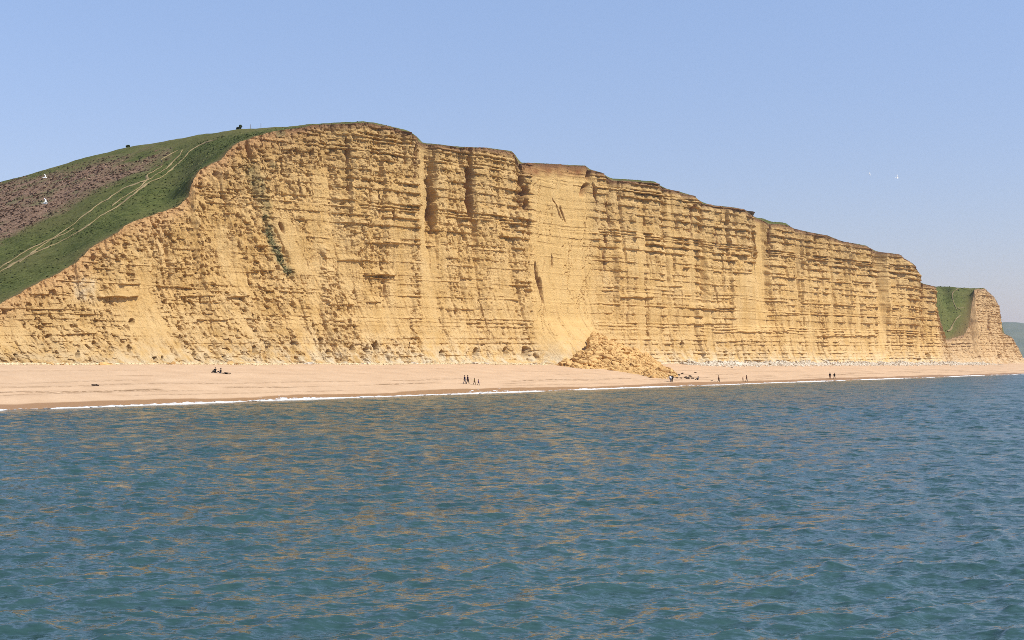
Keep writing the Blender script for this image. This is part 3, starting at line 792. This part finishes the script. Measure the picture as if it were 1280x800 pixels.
# ------------------------------------------------------------------ far hills across the bay
hx = np.linspace(1400, 5200, 160); hv = np.linspace(0, 1, 40)
HX, HV = np.meshgrid(hx, hv, indexing='ij')
HYY = 6000 + 1700 * HV
ridge = np.interp(hx / 7360 * F + CX, [900, 1150, 1250, 1268, 1290, 1340, 1450, 1700, 2400], [60, 120, 164, 152, 150, 135, 95, 110, 60])
HZ = -1 + (ridge[:, None] + 8) * np.sin(np.clip(HV * 1.25, 0, 1) * math.pi / 2) ** 1.2 + 14 * fbm(HX / 420, HYY / 420, 190, 4) * sstep(0, .3, HV)
o = link("far_hills", fast_mesh("far_hills", np.stack([HX, HYY, HZ], -1).reshape(-1, 3), grid_faces(160, 40), True), M_FHILL)
tag(o, "hazy blue hills far across the bay", None, None, "structure")

# ------------------------------------------------------------------ rocks
def ico_base(sub):
    import bmesh
    bm = bmesh.new(); bmesh.ops.create_icosphere(bm, subdivisions=sub, radius=1.0)
    v = np.array([p.co[:] for p in bm.verts]); f = np.array([[q.index for q in p.verts] for p in bm.faces]); bm.free()
    return v, f
V1, F1 = ico_base(1); V2, F2 = ico_base(2)
def rock_shape(V, seed):
    g = np.random.RandomState(seed)
    v = V.copy()
    for _ in range(7):                       # cut facets
        d = g.randn(3); d /= np.linalg.norm(d); c = 0.45 + 0.35 * g.rand()
        h_ = v @ d; v = v - np.maximum(h_ - c, 0)[:, None] * d
    v *= (1 + 0.10 * g.randn(len(v), 1))
    return v * np.array([1.0, 0.75 + .4 * g.rand(), 0.6 + .3 * g.rand()])
def rock_meshes(tagname, mat, n=6):
    L = []
    for i in range(n):
        m = fast_mesh("rock_shape_" + tagname, rock_shape(V2, 300 + i), F2, False); m.materials.append(mat); L.append(m)
    return L
RM = {"ochre": rock_meshes("ochre", M_ROCK), "pale": rock_meshes("pale", M_PALE), "dark": rock_meshes("dark", M_DARK)}

def joined_rocks(name, pts, size, mat, parent=None, seed=0):
    g = np.random.RandomState(seed)
    n = len(pts)
    shapes = np.stack([rock_shape(V1, 400 + i) for i in range(12)])
    v = shapes[g.randint(0, 12, n)] * size[:, None, None]
    a = g.rand(n) * 6.283
    c, s_ = np.cos(a)[:, None], np.sin(a)[:, None]
    v = np.stack([v[..., 0] * c - v[..., 1] * s_, v[..., 0] * s_ + v[..., 1] * c, v[..., 2]], -1) + pts[:, None, :]
    f = (F1[None] + (np.arange(n) * len(V1))[:, None, None]).reshape(-1, 3)
    o = link(name, fast_mesh(name, v.reshape(-1, 3), f, False), mat, parent)
    o["kind"] = "stuff"
    return o

# rockfall heap against the cliff, spilling across the beach
def cliff_pt(px, py):
    d = (PX - px) ** 2 + (PY - py) ** 2
    i = np.unravel_index(np.argmin(d), d.shape)
    return np.array([XC[i], YC[i], Z[i]])
up_out = [(688, 452), (700, 447), (712, 440), (722, 427), (730, 417), (737, 414), (748, 418), (757, 422), (779, 431), (795, 437), (809, 443)]
U = [cliff_pt(*p) for p in up_out] + [np.array(beach_hit(*p)) for p in ((831, 460), (846, 467))]
lw = [(690, 455), (700, 457.5), (716, 459.5), (731, 461), (742, 461), (754, 461.5), (765, 463), (775, 464.5), (794, 467.5), (806, 470), (816, 472.5), (832, 473.5), (848, 471)]
Lw = [np.array(beach_hit(*p)) for p in lw]
U = np.array(U); Lw = np.array(Lw)
t_ = np.linspace(0, 1, 110); ti = np.linspace(0, 1, len(U))
Ui = np.stack([np.interp(t_, ti, U[:, c]) for c in range(3)], -1); Li = np.stack([np.interp(t_, ti, Lw[:, c]) for c in range(3)], -1)
vv = np.linspace(-0.12, 1.06, 60)
HPp = Ui[:, None] * (1 - vv)[None, :, None] + Li[:, None] * vv[None, :, None]
env = np.clip(np.sin(np.clip(vv, 0, 1) * math.pi), 0, 1)[None] * np.sin(t_ * math.pi)[:, None]
HPp[..., 2] += 0.9 * env + (0.55 * fbm(HPp[..., 0] / 2.2, HPp[..., 1] / 2.2, 200, 3) + .35 * vnoise(HPp[..., 0] / .8, HPp[..., 1] / .8, 203)) * (0.25 + env)
HPp[:, -3:, 2] -= 0.35
heap = empty("rubble_heap", tuple(HPp[55, 40]))
tag(heap, "cone of fallen ochre rock and sand spilling from the cliff onto the beach", "rock heap")
hloc = np.array(heap.location)
hm = fast_mesh("debris", (HPp - hloc).reshape(-1, 3), grid_faces(110, 60), False)
for an in ("topd",): add_attr(hm, an, np.full(110 * 60, 60.0))
link("debris", hm, M_ROCK, heap)
g = np.random.RandomState(31)
def heap_pts(n, bias):
    i = g.rand(n) * 108; v = g.rand(n) ** bias * 57
    i0 = i.astype(int); j0 = v.astype(int)
    return HPp[i0, j0] + (HPp[i0 + 1, j0 + 1] - HPp[i0, j0]) * g.rand(n, 1)
hp = heap_pts(230, 0.75)
for p in hp:
    o = link("rock", random.choice(RM["ochre"]), None, heap)
    sz_ = 0.45 + 0.95 * random.random() ** 2.2
    o.location = Vector(p - hloc + np.array([0, 0, 0.1])); o.scale = (sz_ * 1.2, sz_, sz_); o.rotation_euler = (random.uniform(-.4, .4), random.uniform(-.4, .4), random.random() * 6.28)
hp = heap_pts(3600, 0.8)
joined_rocks("stones", hp - hloc, 0.14 + 0.36 * g.rand(len(hp)) ** 1.8, M_ROCK, heap, 3)

def place_rock(kind, x, y, z, size, label, group, flat=1.0):
    o = link("boulder", random.choice(RM[kind]), None)
    o.location = (x, y, z + size * 0.22 * flat); o.scale = (size * random.uniform(.9, 1.4), size, size * flat)
    o.rotation_euler = (random.uniform(-.3, .3), random.uniform(-.3, .3), random.random() * 6.28)
    tag(o, label, "boulder", group)
    return o

def foot_spot(px, off):
    s_ = s_of(px, off) if False else float(np.interp(px, PXF, _sb))
    x, y = sw(s_, WF - off)
    return x, y, float(beach_z(s_, WF - off))
_fx, _fy = sw(_sb, WF)
PXF = CX + F * _fx / _fy
SIZES = (("biggest", 1.15), ("middle-sized", .8), ("smallest", .5))
for (pc, lm) in ((862, "behind the sitting person"), (898, "behind the lone walker"), (931, "behind the adult and child"), (952, "below the pale streak"), (980, "right of the adult and child"),
                 (1010, "a little left of the far pair"), (1040, "behind the far pair"), (1075, "a little right of the far pair"), (1104, "below the far pale streak"), (1140, "below the end buttress"), (1165, "by the end cave")):
    for j, (nm, sz_) in enumerate(SIZES):
        px = pc + (-6, 1, 7)[(j * 2 + pc) % 3] + random.uniform(-1.5, 1.5); off = random.uniform(3.2, 9)
        x, y, z = foot_spot(px, off)
        place_rock("pale", x, y, z, sz_ * random.uniform(.95, 1.1), f"{nm} of three pale boulders at cliff foot {lm}", "pale boulders along the right cliff foot", .7)
for (pc, lm) in ((60, "near the left edge"), (118, "above the two dark stones"), (205, "left of the resting group"), (282, "behind the resting group"), (365, "below the weedy gully"), (440, "below the tallest face"), (510, "left of the dark pair"), (585, "behind the dark pair"), (655, "left of the smooth scar")):
    for j, (nm, sz_) in enumerate(SIZES):
        px = pc + (-7, 0, 8)[(j * 2 + pc) % 3] + random.uniform(-2, 2); off = random.uniform(2.2, 4.2)
        x, y, z = foot_spot(px, off)
        place_rock("pale" if pc > 330 else "ochre", x, y, z, sz_ * .75, f"{nm} of three boulders where sand meets cliff, {lm}", "boulders along the left cliff foot", .75)
ORD = ("first", "second", "third", "fourth", "fifth", "sixth", "seventh", "eighth", "ninth", "tenth")
for i, (px, py) in enumerate(((843.6, 470.5), (846, 472.8), (848.2, 469.2), (851.3, 472.9), (853, 467.3), (856.5, 472.2), (859.5, 473.6), (862.5, 470.8), (865.8, 473.4), (869, 466.2))):
    x, y, z = beach_hit(px, py)
    place_rock("dark", x, y, z, random.uniform(.32, .58), f"{ORD[i]} from the left of ten dark stones beyond the rubble heap tip", "dark stones beyond the heap tip")
for (px, py, sz_, lb) in ((116, 482, .38, "smaller left of two dark stones alone on the left beach"), (121, 482.4, .5, "larger right of two dark stones alone on the left beach"), (889, 476.4, .35, "dark stone beside the water left of the lone walker")):
    x, y, z = beach_hit(px, py)
    place_rock("dark", x, y, z, sz_, lb, "stray dark stones on the beach", .7)

# small rubble along the foot
pts = []; szs = []; pts2 = []; szs2 = []
for i in range(12000):
    u_ = g.rand()
    if u_ < 0.68: px = 842 + 380 * g.rand(); off = abs(g.randn()) * 4.2 + 2.0
    elif u_ < 0.90: px = 280 + 420 * g.rand(); off = abs(g.randn()) * 1.3 + 1.6
    else: px = -20 + 300 * g.rand(); off = abs(g.randn()) * 0.8 + 1.5
    if px < 842 and px > 700: continue
    x, y, z = foot_spot(px, off)
    if u_ < 0.68: z += g.rand() * 1.5 * math.exp(-max(off - 2.5, 0) / 2.2) * (0.6 + .5 * float(vnoise(px / 6, 0.5, 250)))
    (pts if u_ < 0.68 else pts2).append((x, y, z)); (szs if u_ < 0.68 else szs2).append((0.14 + 0.50 * g.rand() ** 2) * (1 if u_ < .68 else .8))
joined_rocks("stones", np.array(pts2), np.array(szs2), M_CREAM, None, 6)["label"] = "cream stones scattered where the sand meets the left half of the cliff"
joined_rocks("rubble", np.array(pts), np.array(szs), M_PALE, None, 5)["label"] = "white pebbly rubble strewn along the foot of the cliff"

# ------------------------------------------------------------------ bushes and posts on the skyline, gulls
def leaf_clump(c, r, n, seed):
    g_ = np.random.RandomState(seed)
    d = g_.randn(n, 3); d /= np.linalg.norm(d, axis=1)[:, None]
    p = np.array(c) + d * (np.array(r) * (0.35 + 0.65 * g_.rand(n, 1) ** .5))
    s_ = 0.16 + 0.12 * g_.rand(n, 1)
    a = g_.randn(n, 3); b = g_.randn(n, 3)
    a /= np.linalg.norm(a, axis=1)[:, None]; b /= np.linalg.norm(b, axis=1)[:, None]
    V = np.stack([p + a * s_, p + b * s_, p - a * s_, p - b * s_], 1).reshape(-1, 3)
    return V, np.arange(n * 4).reshape(-1, 4)
def stem_mesh(pts, rads, seg=7):
    L = []
    for (p, r) in zip(pts, rads):
        t = np.arange(seg) / seg * 6.283
        L.append(np.stack([p[0] + r * np.cos(t), p[1] + r * np.sin(t), p[2] + 0 * t], -1))
    V = np.array(L).reshape(-1, 3); f = []
    for i in range(len(pts) - 1):
        for j in range(seg):
            f.append((i * seg + j, i * seg + (j + 1) % seg, (i + 1) * seg + (j + 1) % seg, (i + 1) * seg + j))
    return V, np.array(f)
def bush(px, hgt_, wid, lean, label, seed):
    ye = float(edge_y(px) + run_len(px)); x = (px - CX) / F * ye
    z = float(ground_h(np.array(x), np.array(ye)))
    b = empty("bush", (x, ye, z - 0.1)); tag(b, label, "bush", None)
    V, f = leaf_clump((lean, 0, hgt_ * .66), (wid, wid, hgt_ * .38), 150, seed)
    link("crown", fast_mesh("crown", V, f, False), M_BUSH, b)
    V, f = stem_mesh([(0, 0, -.2), (lean * .4, 0, hgt_ * .35), (lean, 0, hgt_ * .75)], [.09, .07, .03])
    link("trunk", fast_mesh("trunk", V, f, True), M_WOOD, b)
bush(158.5, .8, .5, .25, "small wind-bent bush standing alone on the hill skyline at left", 1)
bush(300.3, 1.2, .32, .05, "thin dark bush on the skyline near the top of the path", 2)
bush(297.3, 0.7, .3, 0, "low dark bush just left of the thin skyline bush", 3)
for (px, hg, lb) in ((313.3, 1.1, "thin fence post on the skyline, nearer the dark bush"), (326.2, 1.2, "thin fence post on the skyline, farther right from the dark bush")):
    ye = float(edge_y(px) + run_len(px)); x = (px - CX) / F * ye; z = float(ground_h(np.array(x), np.array(ye)))
    p = empty("fence_post", (x, ye, z)); tag(p, lb, "post", "posts on the skyline")
    V, f = stem_mesh([(0, 0, -.3), (0, 0, hg * .97), (0, 0, hg)], [.055, .05, .035]); link("shaft", fast_mesh("shaft", V, f, False), M_WOOD, p)
    V, f = stem_mesh([(0, 0, hg), (0, 0, hg + .02), (0, 0, hg + .03)], [.06, .06, .005]); link("cap", fast_mesh("cap", V, f, False), M_WOOD, p)

M_GULL = plain("white_feathers", (0.72, 0.72, 0.72), (0.82, 0.82, 0.82), 8.0, 0.8)
M_GREYF = plain("grey_feathers", (0.38, 0.40, 0.43), (0.52, 0.54, 0.56), 8.0, 0.8)
M_BEAK = plain("yellow_beak", (0.60, 0.38, 0.05), (0.70, 0.45, 0.08), 8.0, 0.5)
def gull(px, py, y, yaw, dihedral, bank, label, sc=1.0):
    x = (px - CX) / F * y; z = CAMZ + (HY - py) / F * y
    o = empty("gull", (x, y, z), yaw); o.rotation_euler = (0, bank, yaw); o.scale = (sc,) * 3
    tag(o, label, "gull", "gulls in flight")
    st = [(-.30, .012, .0), (-.24, .05, 0), (-.12, .085, -.01), (.02, .095, -.01), (.14, .07, .0), (.20, .052, .02), (.25, .055, .03), (.29, .035, .03), (.305, .008, .028)]
    V = []; sg = 10
    for (yy, r, zz) in st:
        t = np.arange(sg) / sg * 6.283; V.append(np.stack([r * np.cos(t), yy + 0 * t, zz + r * .9 * np.sin(t)], -1))
    V = np.array(V).reshape(-1, 3); f = [(i * sg + j, i * sg + (j + 1) % sg, (i + 1) * sg + (j + 1) % sg, (i + 1) * sg + j) for i in range(len(st) - 1) for j in range(sg)]
    link("body", fast_mesh("body", V, np.array(f), True), M_GULL, o)
    for sd in (-1, 1):
        P_ = []
        for (u_, lead, chord) in ((0.06, .10, .20), (.22, .15, .19), (.40, .15, .16), (.56, .06, .12), (.70, -.06, .03)):
            hh = math.sin(dihedral) * min(u_, .38) * 1.0 + math.sin(dihedral * .3) * max(u_ - .38, 0)
            xx = math.cos(dihedral) * min(u_, .38) + math.cos(dihedral * .3) * max(u_ - .38, 0)
            for (c_, th2) in ((0, 0), (.35, .016), (1, 0), (.35, -.010)):
                P_.append((sd * xx, lead - chord * c_, .04 + hh + th2))
        P_ = np.array(P_); f = [(i * 4 + j, i * 4 + (j + 1) % 4, (i + 1) * 4 + (j + 1) % 4, (i + 1) * 4 + j) for i in range(4) for j in range(4)]
        link("wing", fast_mesh("wing", P_, np.array(f), False), M_GREYF if abs(dihedral) < .5 else M_GULL, o)
    tv = np.array([(-.03, -.27, .01), (.03, -.27, .01), (.08, -.43, .0), (-.08, -.43, 0), (-.03, -.27, -.01), (.03, -.27, -.01), (.08, -.43, -.008), (-.08, -.43, -.008)])
    link("tail", fast_mesh("tail", tv, np.array([(0, 1, 2, 3), (7, 6, 5, 4), (0, 4, 5, 1), (1, 5, 6, 2), (2, 6, 7, 3), (3, 7, 4, 0)]), False), M_GULL, o)
    bv = np.array([(.012, .295, .028), (-.012, .295, .028), (0, .295, .045), (0, .36, .022)])
    link("beak", fast_mesh("beak", bv, np.array([(0, 1, 3), (1, 2, 3), (2, 0, 3), (0, 2, 1)]), False), M_BEAK, o)
gull(56.5, 254, 190, R(-60), .9, .5, "white gull with raised wings in front of the brown bracken", 1.1)
gull(56.5, 222, 200, R(-50), .6, .7, "white gull gliding below the left skyline with wings tilted", 0.85)
gull(1087, 217.5, 420, R(-80), .2, .9, "faint tiny gull, the higher and left one of two against the right sky", 1.2)
gull(1121.5, 222, 340, R(-95), .5, .9, "tiny white gull, the lower and right one of two against the right sky", 1.2)

# ------------------------------------------------------------------ people
def cloth(name, c, r=.85): return plain(name, tuple(v * .8 for v in c), c, 12.0, r)
MC = {"skin": cloth("skin", (.48, .28, .19), .6), "navy": cloth("navy_cloth", (.022, .018, .045)), "black": cloth("black_cloth", (.012, .011, .012)), "plum": cloth("plum_cloth", (.045, .015, .04)),
      "olive": cloth("olive_cloth", (.16, .12, .02)), "grey": cloth("grey_cloth", (.22, .2, .2)), "white": cloth("white_cloth", (.75, .75, .74)), "brown": cloth("brown_cloth", (.13, .055, .03)), "rust": cloth("rust_cloth", (.30, .10, .06)),
      "khaki": cloth("khaki_cloth", (.30, .22, .14)), "denim": cloth("denim_cloth", (.05, .06, .10)), "mauve": cloth("mauve_cloth", (.20, .11, .17)), "hair": cloth("dark_hair", (.03, .018, .010)), "fair": cloth("fair_hair", (.30, .2, .1))}

def skin_obj(name, verts, edges, radii, mat, parent, sub=1, root=0):
    me = bpy.data.meshes.new(name)
    me.from_pydata(verts, edges, [])
    me.materials.append(mat)
    o = bpy.data.objects.new(name, me); COL.objects.link(o); o.parent = parent
    md = o.modifiers.new("skin", 'SKIN'); md.use_smooth_shade = True; md.branch_smoothing = 0.3
    dat = me.skin_vertices[0].data
    for i, r in enumerate(radii):
        dat[i].radius = (r if isinstance(r, tuple) else (r, r)); dat[i].use_root = (i == root)
    if sub:
        sd = o.modifiers.new("subdivision", 'SUBSURF'); sd.levels = sub; sd.render_levels = sub
    return o

def person(px, py, hgt_, yaw, pose, jacket, trousers, label, group=None, hair="hair", stride=.11):
    x, y, z = beach_hit(px, py)
    root = empty("person", (x, y, z), yaw)
    tag(root, label, "person", group)
    root.scale = (1.18, 1.18, 1.0)
    J = {}
    if pose == 'sit':
        pz = 0.07
        J = dict(pel=(0, 0, pz), wai=(0, -.03, pz + .10), che=(0, -.05, pz + .22), nek=(0, -.045, pz + .32), hd0=(0, -.03, pz + .37), hd1=(0, -.02, pz + .42), hd2=(0, -.02, pz + .47))
        for s_, n_ in ((-1, 'L'), (1, 'R')):
            J.update({'sh' + n_: (s_ * .105, -.05, pz + .29), 'el' + n_: (s_ * .15, .06, pz + .17), 'wr' + n_: (s_ * .10, .20, pz + .13), 'hp' + n_: (s_ * .05, .03, pz), 'kn' + n_: (s_ * .075, .23, pz + .13), 'an' + n_: (s_ * .07, .36, .03), 'to' + n_: (s_ * .075, .43, .025)})
    else:
        J = dict(pel=(0, 0, .525), wai=(0, .005, .60), che=(0, .005, .72), nek=(0, 0, .82), hd0=(0, .004, .865), hd1=(0, .012, .92), hd2=(0, .008, .965))
        for s_, n_ in ((-1, 'L'), (1, 'R')):
            sw_ = stride * s_ if pose == 'walk' else .015 * s_
            J.update({'sh' + n_: (s_ * .108, 0, .795), 'el' + n_: (s_ * .145, -.02 - sw_ * .45, .635), 'wr' + n_: (s_ * .14, .03 - sw_ * .9, .495), 'hp' + n_: (s_ * .05, 0, .505), 'kn' + n_: (s_ * .054, .03 + sw_ * .55, .285), 'an' + n_: (s_ * .052, -.01 + sw_ * 1.1, .05), 'to' + n_: (s_ * .06, .07 + sw_ * 1.1, .02)})
    def add_hand(n_, s_):
        w_ = np.array(J['wr' + n_]); e_ = np.array(J['el' + n_]); d = w_ - e_; d = d / np.linalg.norm(d)
        sidev = np.array([0, 1.0, 0]) if pose != 'sit' else np.array([1.0, 0, 0])
        pal = w_ + d * .035
        J['pa' + n_] = tuple(pal)
        for q_ in range(4):
            ba = pal + d * .02 + sidev * (.010 * (q_ - 1.5)); ln = (.030, .036, .034, .026)[q_]
            J[f'f{q_}a' + n_] = tuple(ba); J[f'f{q_}b' + n_] = tuple(ba + d * ln * .6); J[f'f{q_}c' + n_] = tuple(ba + d * ln + np.array([-s_ * .010, 0, 0]))
        J['tha' + n_] = tuple(pal + sidev * .022 + d * .002); J['thb' + n_] = tuple(pal + sidev * .034 + d * .02)
    add_hand('L', -1); add_hand('R', 1)
    if pose == 'lie':
        J = {k_: (v[0], v[2] - .5, .07 - v[1]) for k_, v in J.items()}
    J = {k_: tuple(c * hgt_ for c in v) for k_, v in J.items()}
    def build(name, chains, rad, mat, sub=1):
        names = []; edges = []
        for ch in chains:
            for k_ in ch:
                if k_ not in names: names.append(k_)
            for a_, b_ in zip(ch[:-1], ch[1:]): edges.append((names.index(a_), names.index(b_)))
        return skin_obj(name, [J[k_] for k_ in names], edges, [rad.get(k_, rad.get(k_[:-1], .01)) if not isinstance(rad.get(k_, rad.get(k_[:-1], .01)), float) else rad.get(k_, rad.get(k_[:-1], .01)) * hgt_ for k_ in names], mat, root, sub)
    limbs = [['pel', 'wai', 'che', 'nek', 'hd0', 'hd1', 'hd2']]
    for n_ in 'LR':
        limbs += [['che', 'sh' + n_, 'el' + n_, 'wr' + n_, 'pa' + n_], ['pel', 'hp' + n_, 'kn' + n_, 'an' + n_, 'to' + n_]]
        limbs += [['pa' + n_, f'f{q_}a' + n_, f'f{q_}b' + n_, f'f{q_}c' + n_] for q_ in range(4)] + [['pa' + n_, 'tha' + n_, 'thb' + n_]]
    R0 = dict(pel=.066, wai=.060, che=.072, nek=.034, hd0=.040, hd1=.056, hd2=.036, sh=.036, el=.026, wr=.018, pa=.018, hp=.05, kn=.034, an=.024, to=.022, tha=.006, thb=.005)
    for q_ in range(4): R0.update({f'f{q_}a': .0055, f'f{q_}b': .005, f'f{q_}c': .004})
    build("body", limbs, R0, MC["skin"])
    R1 = dict(pel=.086, wai=.082, che=.092, nek=.05, sh=.050, el=.038, wr=.028)
    build("jacket", [['pel', 'wai', 'che', 'nek']] + [['che', 'sh' + n_, 'el' + n_, 'wr' + n_] for n_ in 'LR'], R1, MC[jacket])
    R2_ = dict(pel=.078, hp=.060, kn=.044, an=.034)
    build("trousers", [['pel', 'hp' + n_, 'kn' + n_, 'an' + n_] for n_ in 'LR'], R2_, MC[trousers])
    for n_ in 'LR': build("shoe", [['an' + n_, 'to' + n_]], dict(an=.029, to=.025), MC["black"])
    # hair cap, nose, ears, eyes
    h1 = np.array(J['hd1']); fwd = np.array([0, 1.0, 0]); upv = np.array([0, 0, 1.0])
    if pose == 'lie': fwd, upv = np.array([0, 0, 1.0]), np.array([0, 1.0, 0])
    rgt = np.array([1.0, 0, 0])
    v = V2[:, :1] * rgt * .058 * hgt_ + V2[:, 1:2] * fwd * .064 * hgt_ + V2[:, 2:] * upv * .066 * hgt_ + h1 - fwd * .012 * hgt_ + upv * .016 * hgt_
    kp = np.array([f for f in F2 if not np.all(((v[f] - h1) @ fwd > .025 * hgt_) & ((v[f] - h1) @ upv < .03 * hgt_)) and not np.all((v[f] - h1) @ upv < -.035 * hgt_)])
    link("hair", fast_mesh("hair", v, kp, True), MC[hair], root)
    def blob(name, c, r, mat):
        link(name, fast_mesh(name, V1 * np.array(r) * hgt_ + c, F1, True), mat, root)
    blob("nose", h1 + fwd * .058 * hgt_ - upv * .005 * hgt_, (.007, .010, .010), MC["skin"])
    for sd in (-1, 1):
        blob("ear", h1 + rgt * sd * .056 * hgt_, (.006, .010, .016), MC["skin"])
        blob("eye", h1 + fwd * .052 * hgt_ + rgt * sd * .02 * hgt_ + upv * .008 * hgt_, (.006, .004, .004), MC["black"])
    blob("mouth", h1 + fwd * .050 * hgt_ - upv * .028 * hgt_, (.014, .006, .004), MC["rust"])
    return root
LR = "people strolling on the beach"
person(580.8, 480.0, 1.74, R(-60), 'walk', "navy", "grey", "left walker of the close pair in dark jackets on the middle of the beach", LR)
person(584.6, 480.2, 1.78, R(-60), 'walk', "plum", "black", "right walker of the close pair in dark jackets on the middle of the beach", LR)
person(593.0, 480.8, 1.36, R(-70), 'walk', "olive", "black", "child in an olive top walking just right of the dark jacketed pair", LR)
person(598.0, 481.6, 1.28, R(-80), 'walk', "mauve", "denim", "child in a mauve top, rightmost of the family group", LR, "fair")
LS = "people resting on the sand"
person(268.8, 465.9, 1.70, R(150), 'sit', "black", "black", "left seated figure of three in dark clothes resting on the left beach", LS)
person(275.6, 466.6, 1.70, R(100), 'sit', "black", "denim", "middle seated figure of three in dark clothes resting on the left beach", LS)
person(281.5, 467.2, 1.72, R(-95), 'lie', "black", "black", "figure in dark clothes lying down beside two seated companions", LS)
person(837.8, 477.6, 1.66, R(-150), 'walk', "white", "denim", "person in a white top standing by the tip of the rubble heap", LR)
person(840.2, 477.8, 1.80, R(160), 'stand', "black", "black", "person all in black beside the white top at the heap tip", LR)
person(872.4, 475.0, 1.66, R(60), 'sit', "denim", "black", "person sitting among dark stones right of the rubble heap", LS)
person(898.4, 477.8, 1.72, R(-90), 'walk', "brown", "black", "lone walker in dark brown by the water's edge", LR)
person(928.6, 476.0, 1.08, R(-70), 'walk', "rust", "khaki", "small child in a reddish top beside an adult near the water", LR, "fair")
person(933.2, 477.2, 1.70, R(-70), 'walk', "brown", "khaki", "adult in a brown top walking beside the small child", LR)
person(1037.4, 473.4, 1.80, R(-40), 'walk', "black", "brown", "left walker of the far pair on the right part of the beach", LR)
person(1043.0, 473.8, 1.80, R(-40), 'walk', "black", "black", "right walker of the far pair on the right part of the beach", LR)

# ------------------------------------------------------------------ haze
HAZE = 6.0e-5
if HAZE > 0:
    v = np.array([(a, b, c) for a in (-9600, 9600) for b in (-9600, 9600) for c in (-7.0, 215.0)], float)
    f = np.array([(0, 1, 3, 2), (4, 6, 7, 5), (0, 4, 5, 1), (2, 3, 7, 6), (0, 2, 6, 4), (1, 5, 7, 3)])
    hm = bpy.data.materials.new("sea_haze"); hm.use_nodes = True
    nt = hm.node_tree
    nt.nodes.remove(nt.nodes["Principled BSDF"])
    pv = nt.nodes.new("ShaderNodeVolumePrincipled")
    pv.inputs["Color"].default_value = (0.80, 0.88, 1.0, 1)
    pv.inputs["Density"].default_value = HAZE
    pv.inputs["Anisotropy"].default_value = 0.2
    nt.links.new(pv.outputs[0], nt.nodes["Material Output"].inputs["Volume"])
    o = link("haze", fast_mesh("haze", v, f, False), hm)
    tag(o, "thin blue sea haze over the bay", None, None, "stuff")
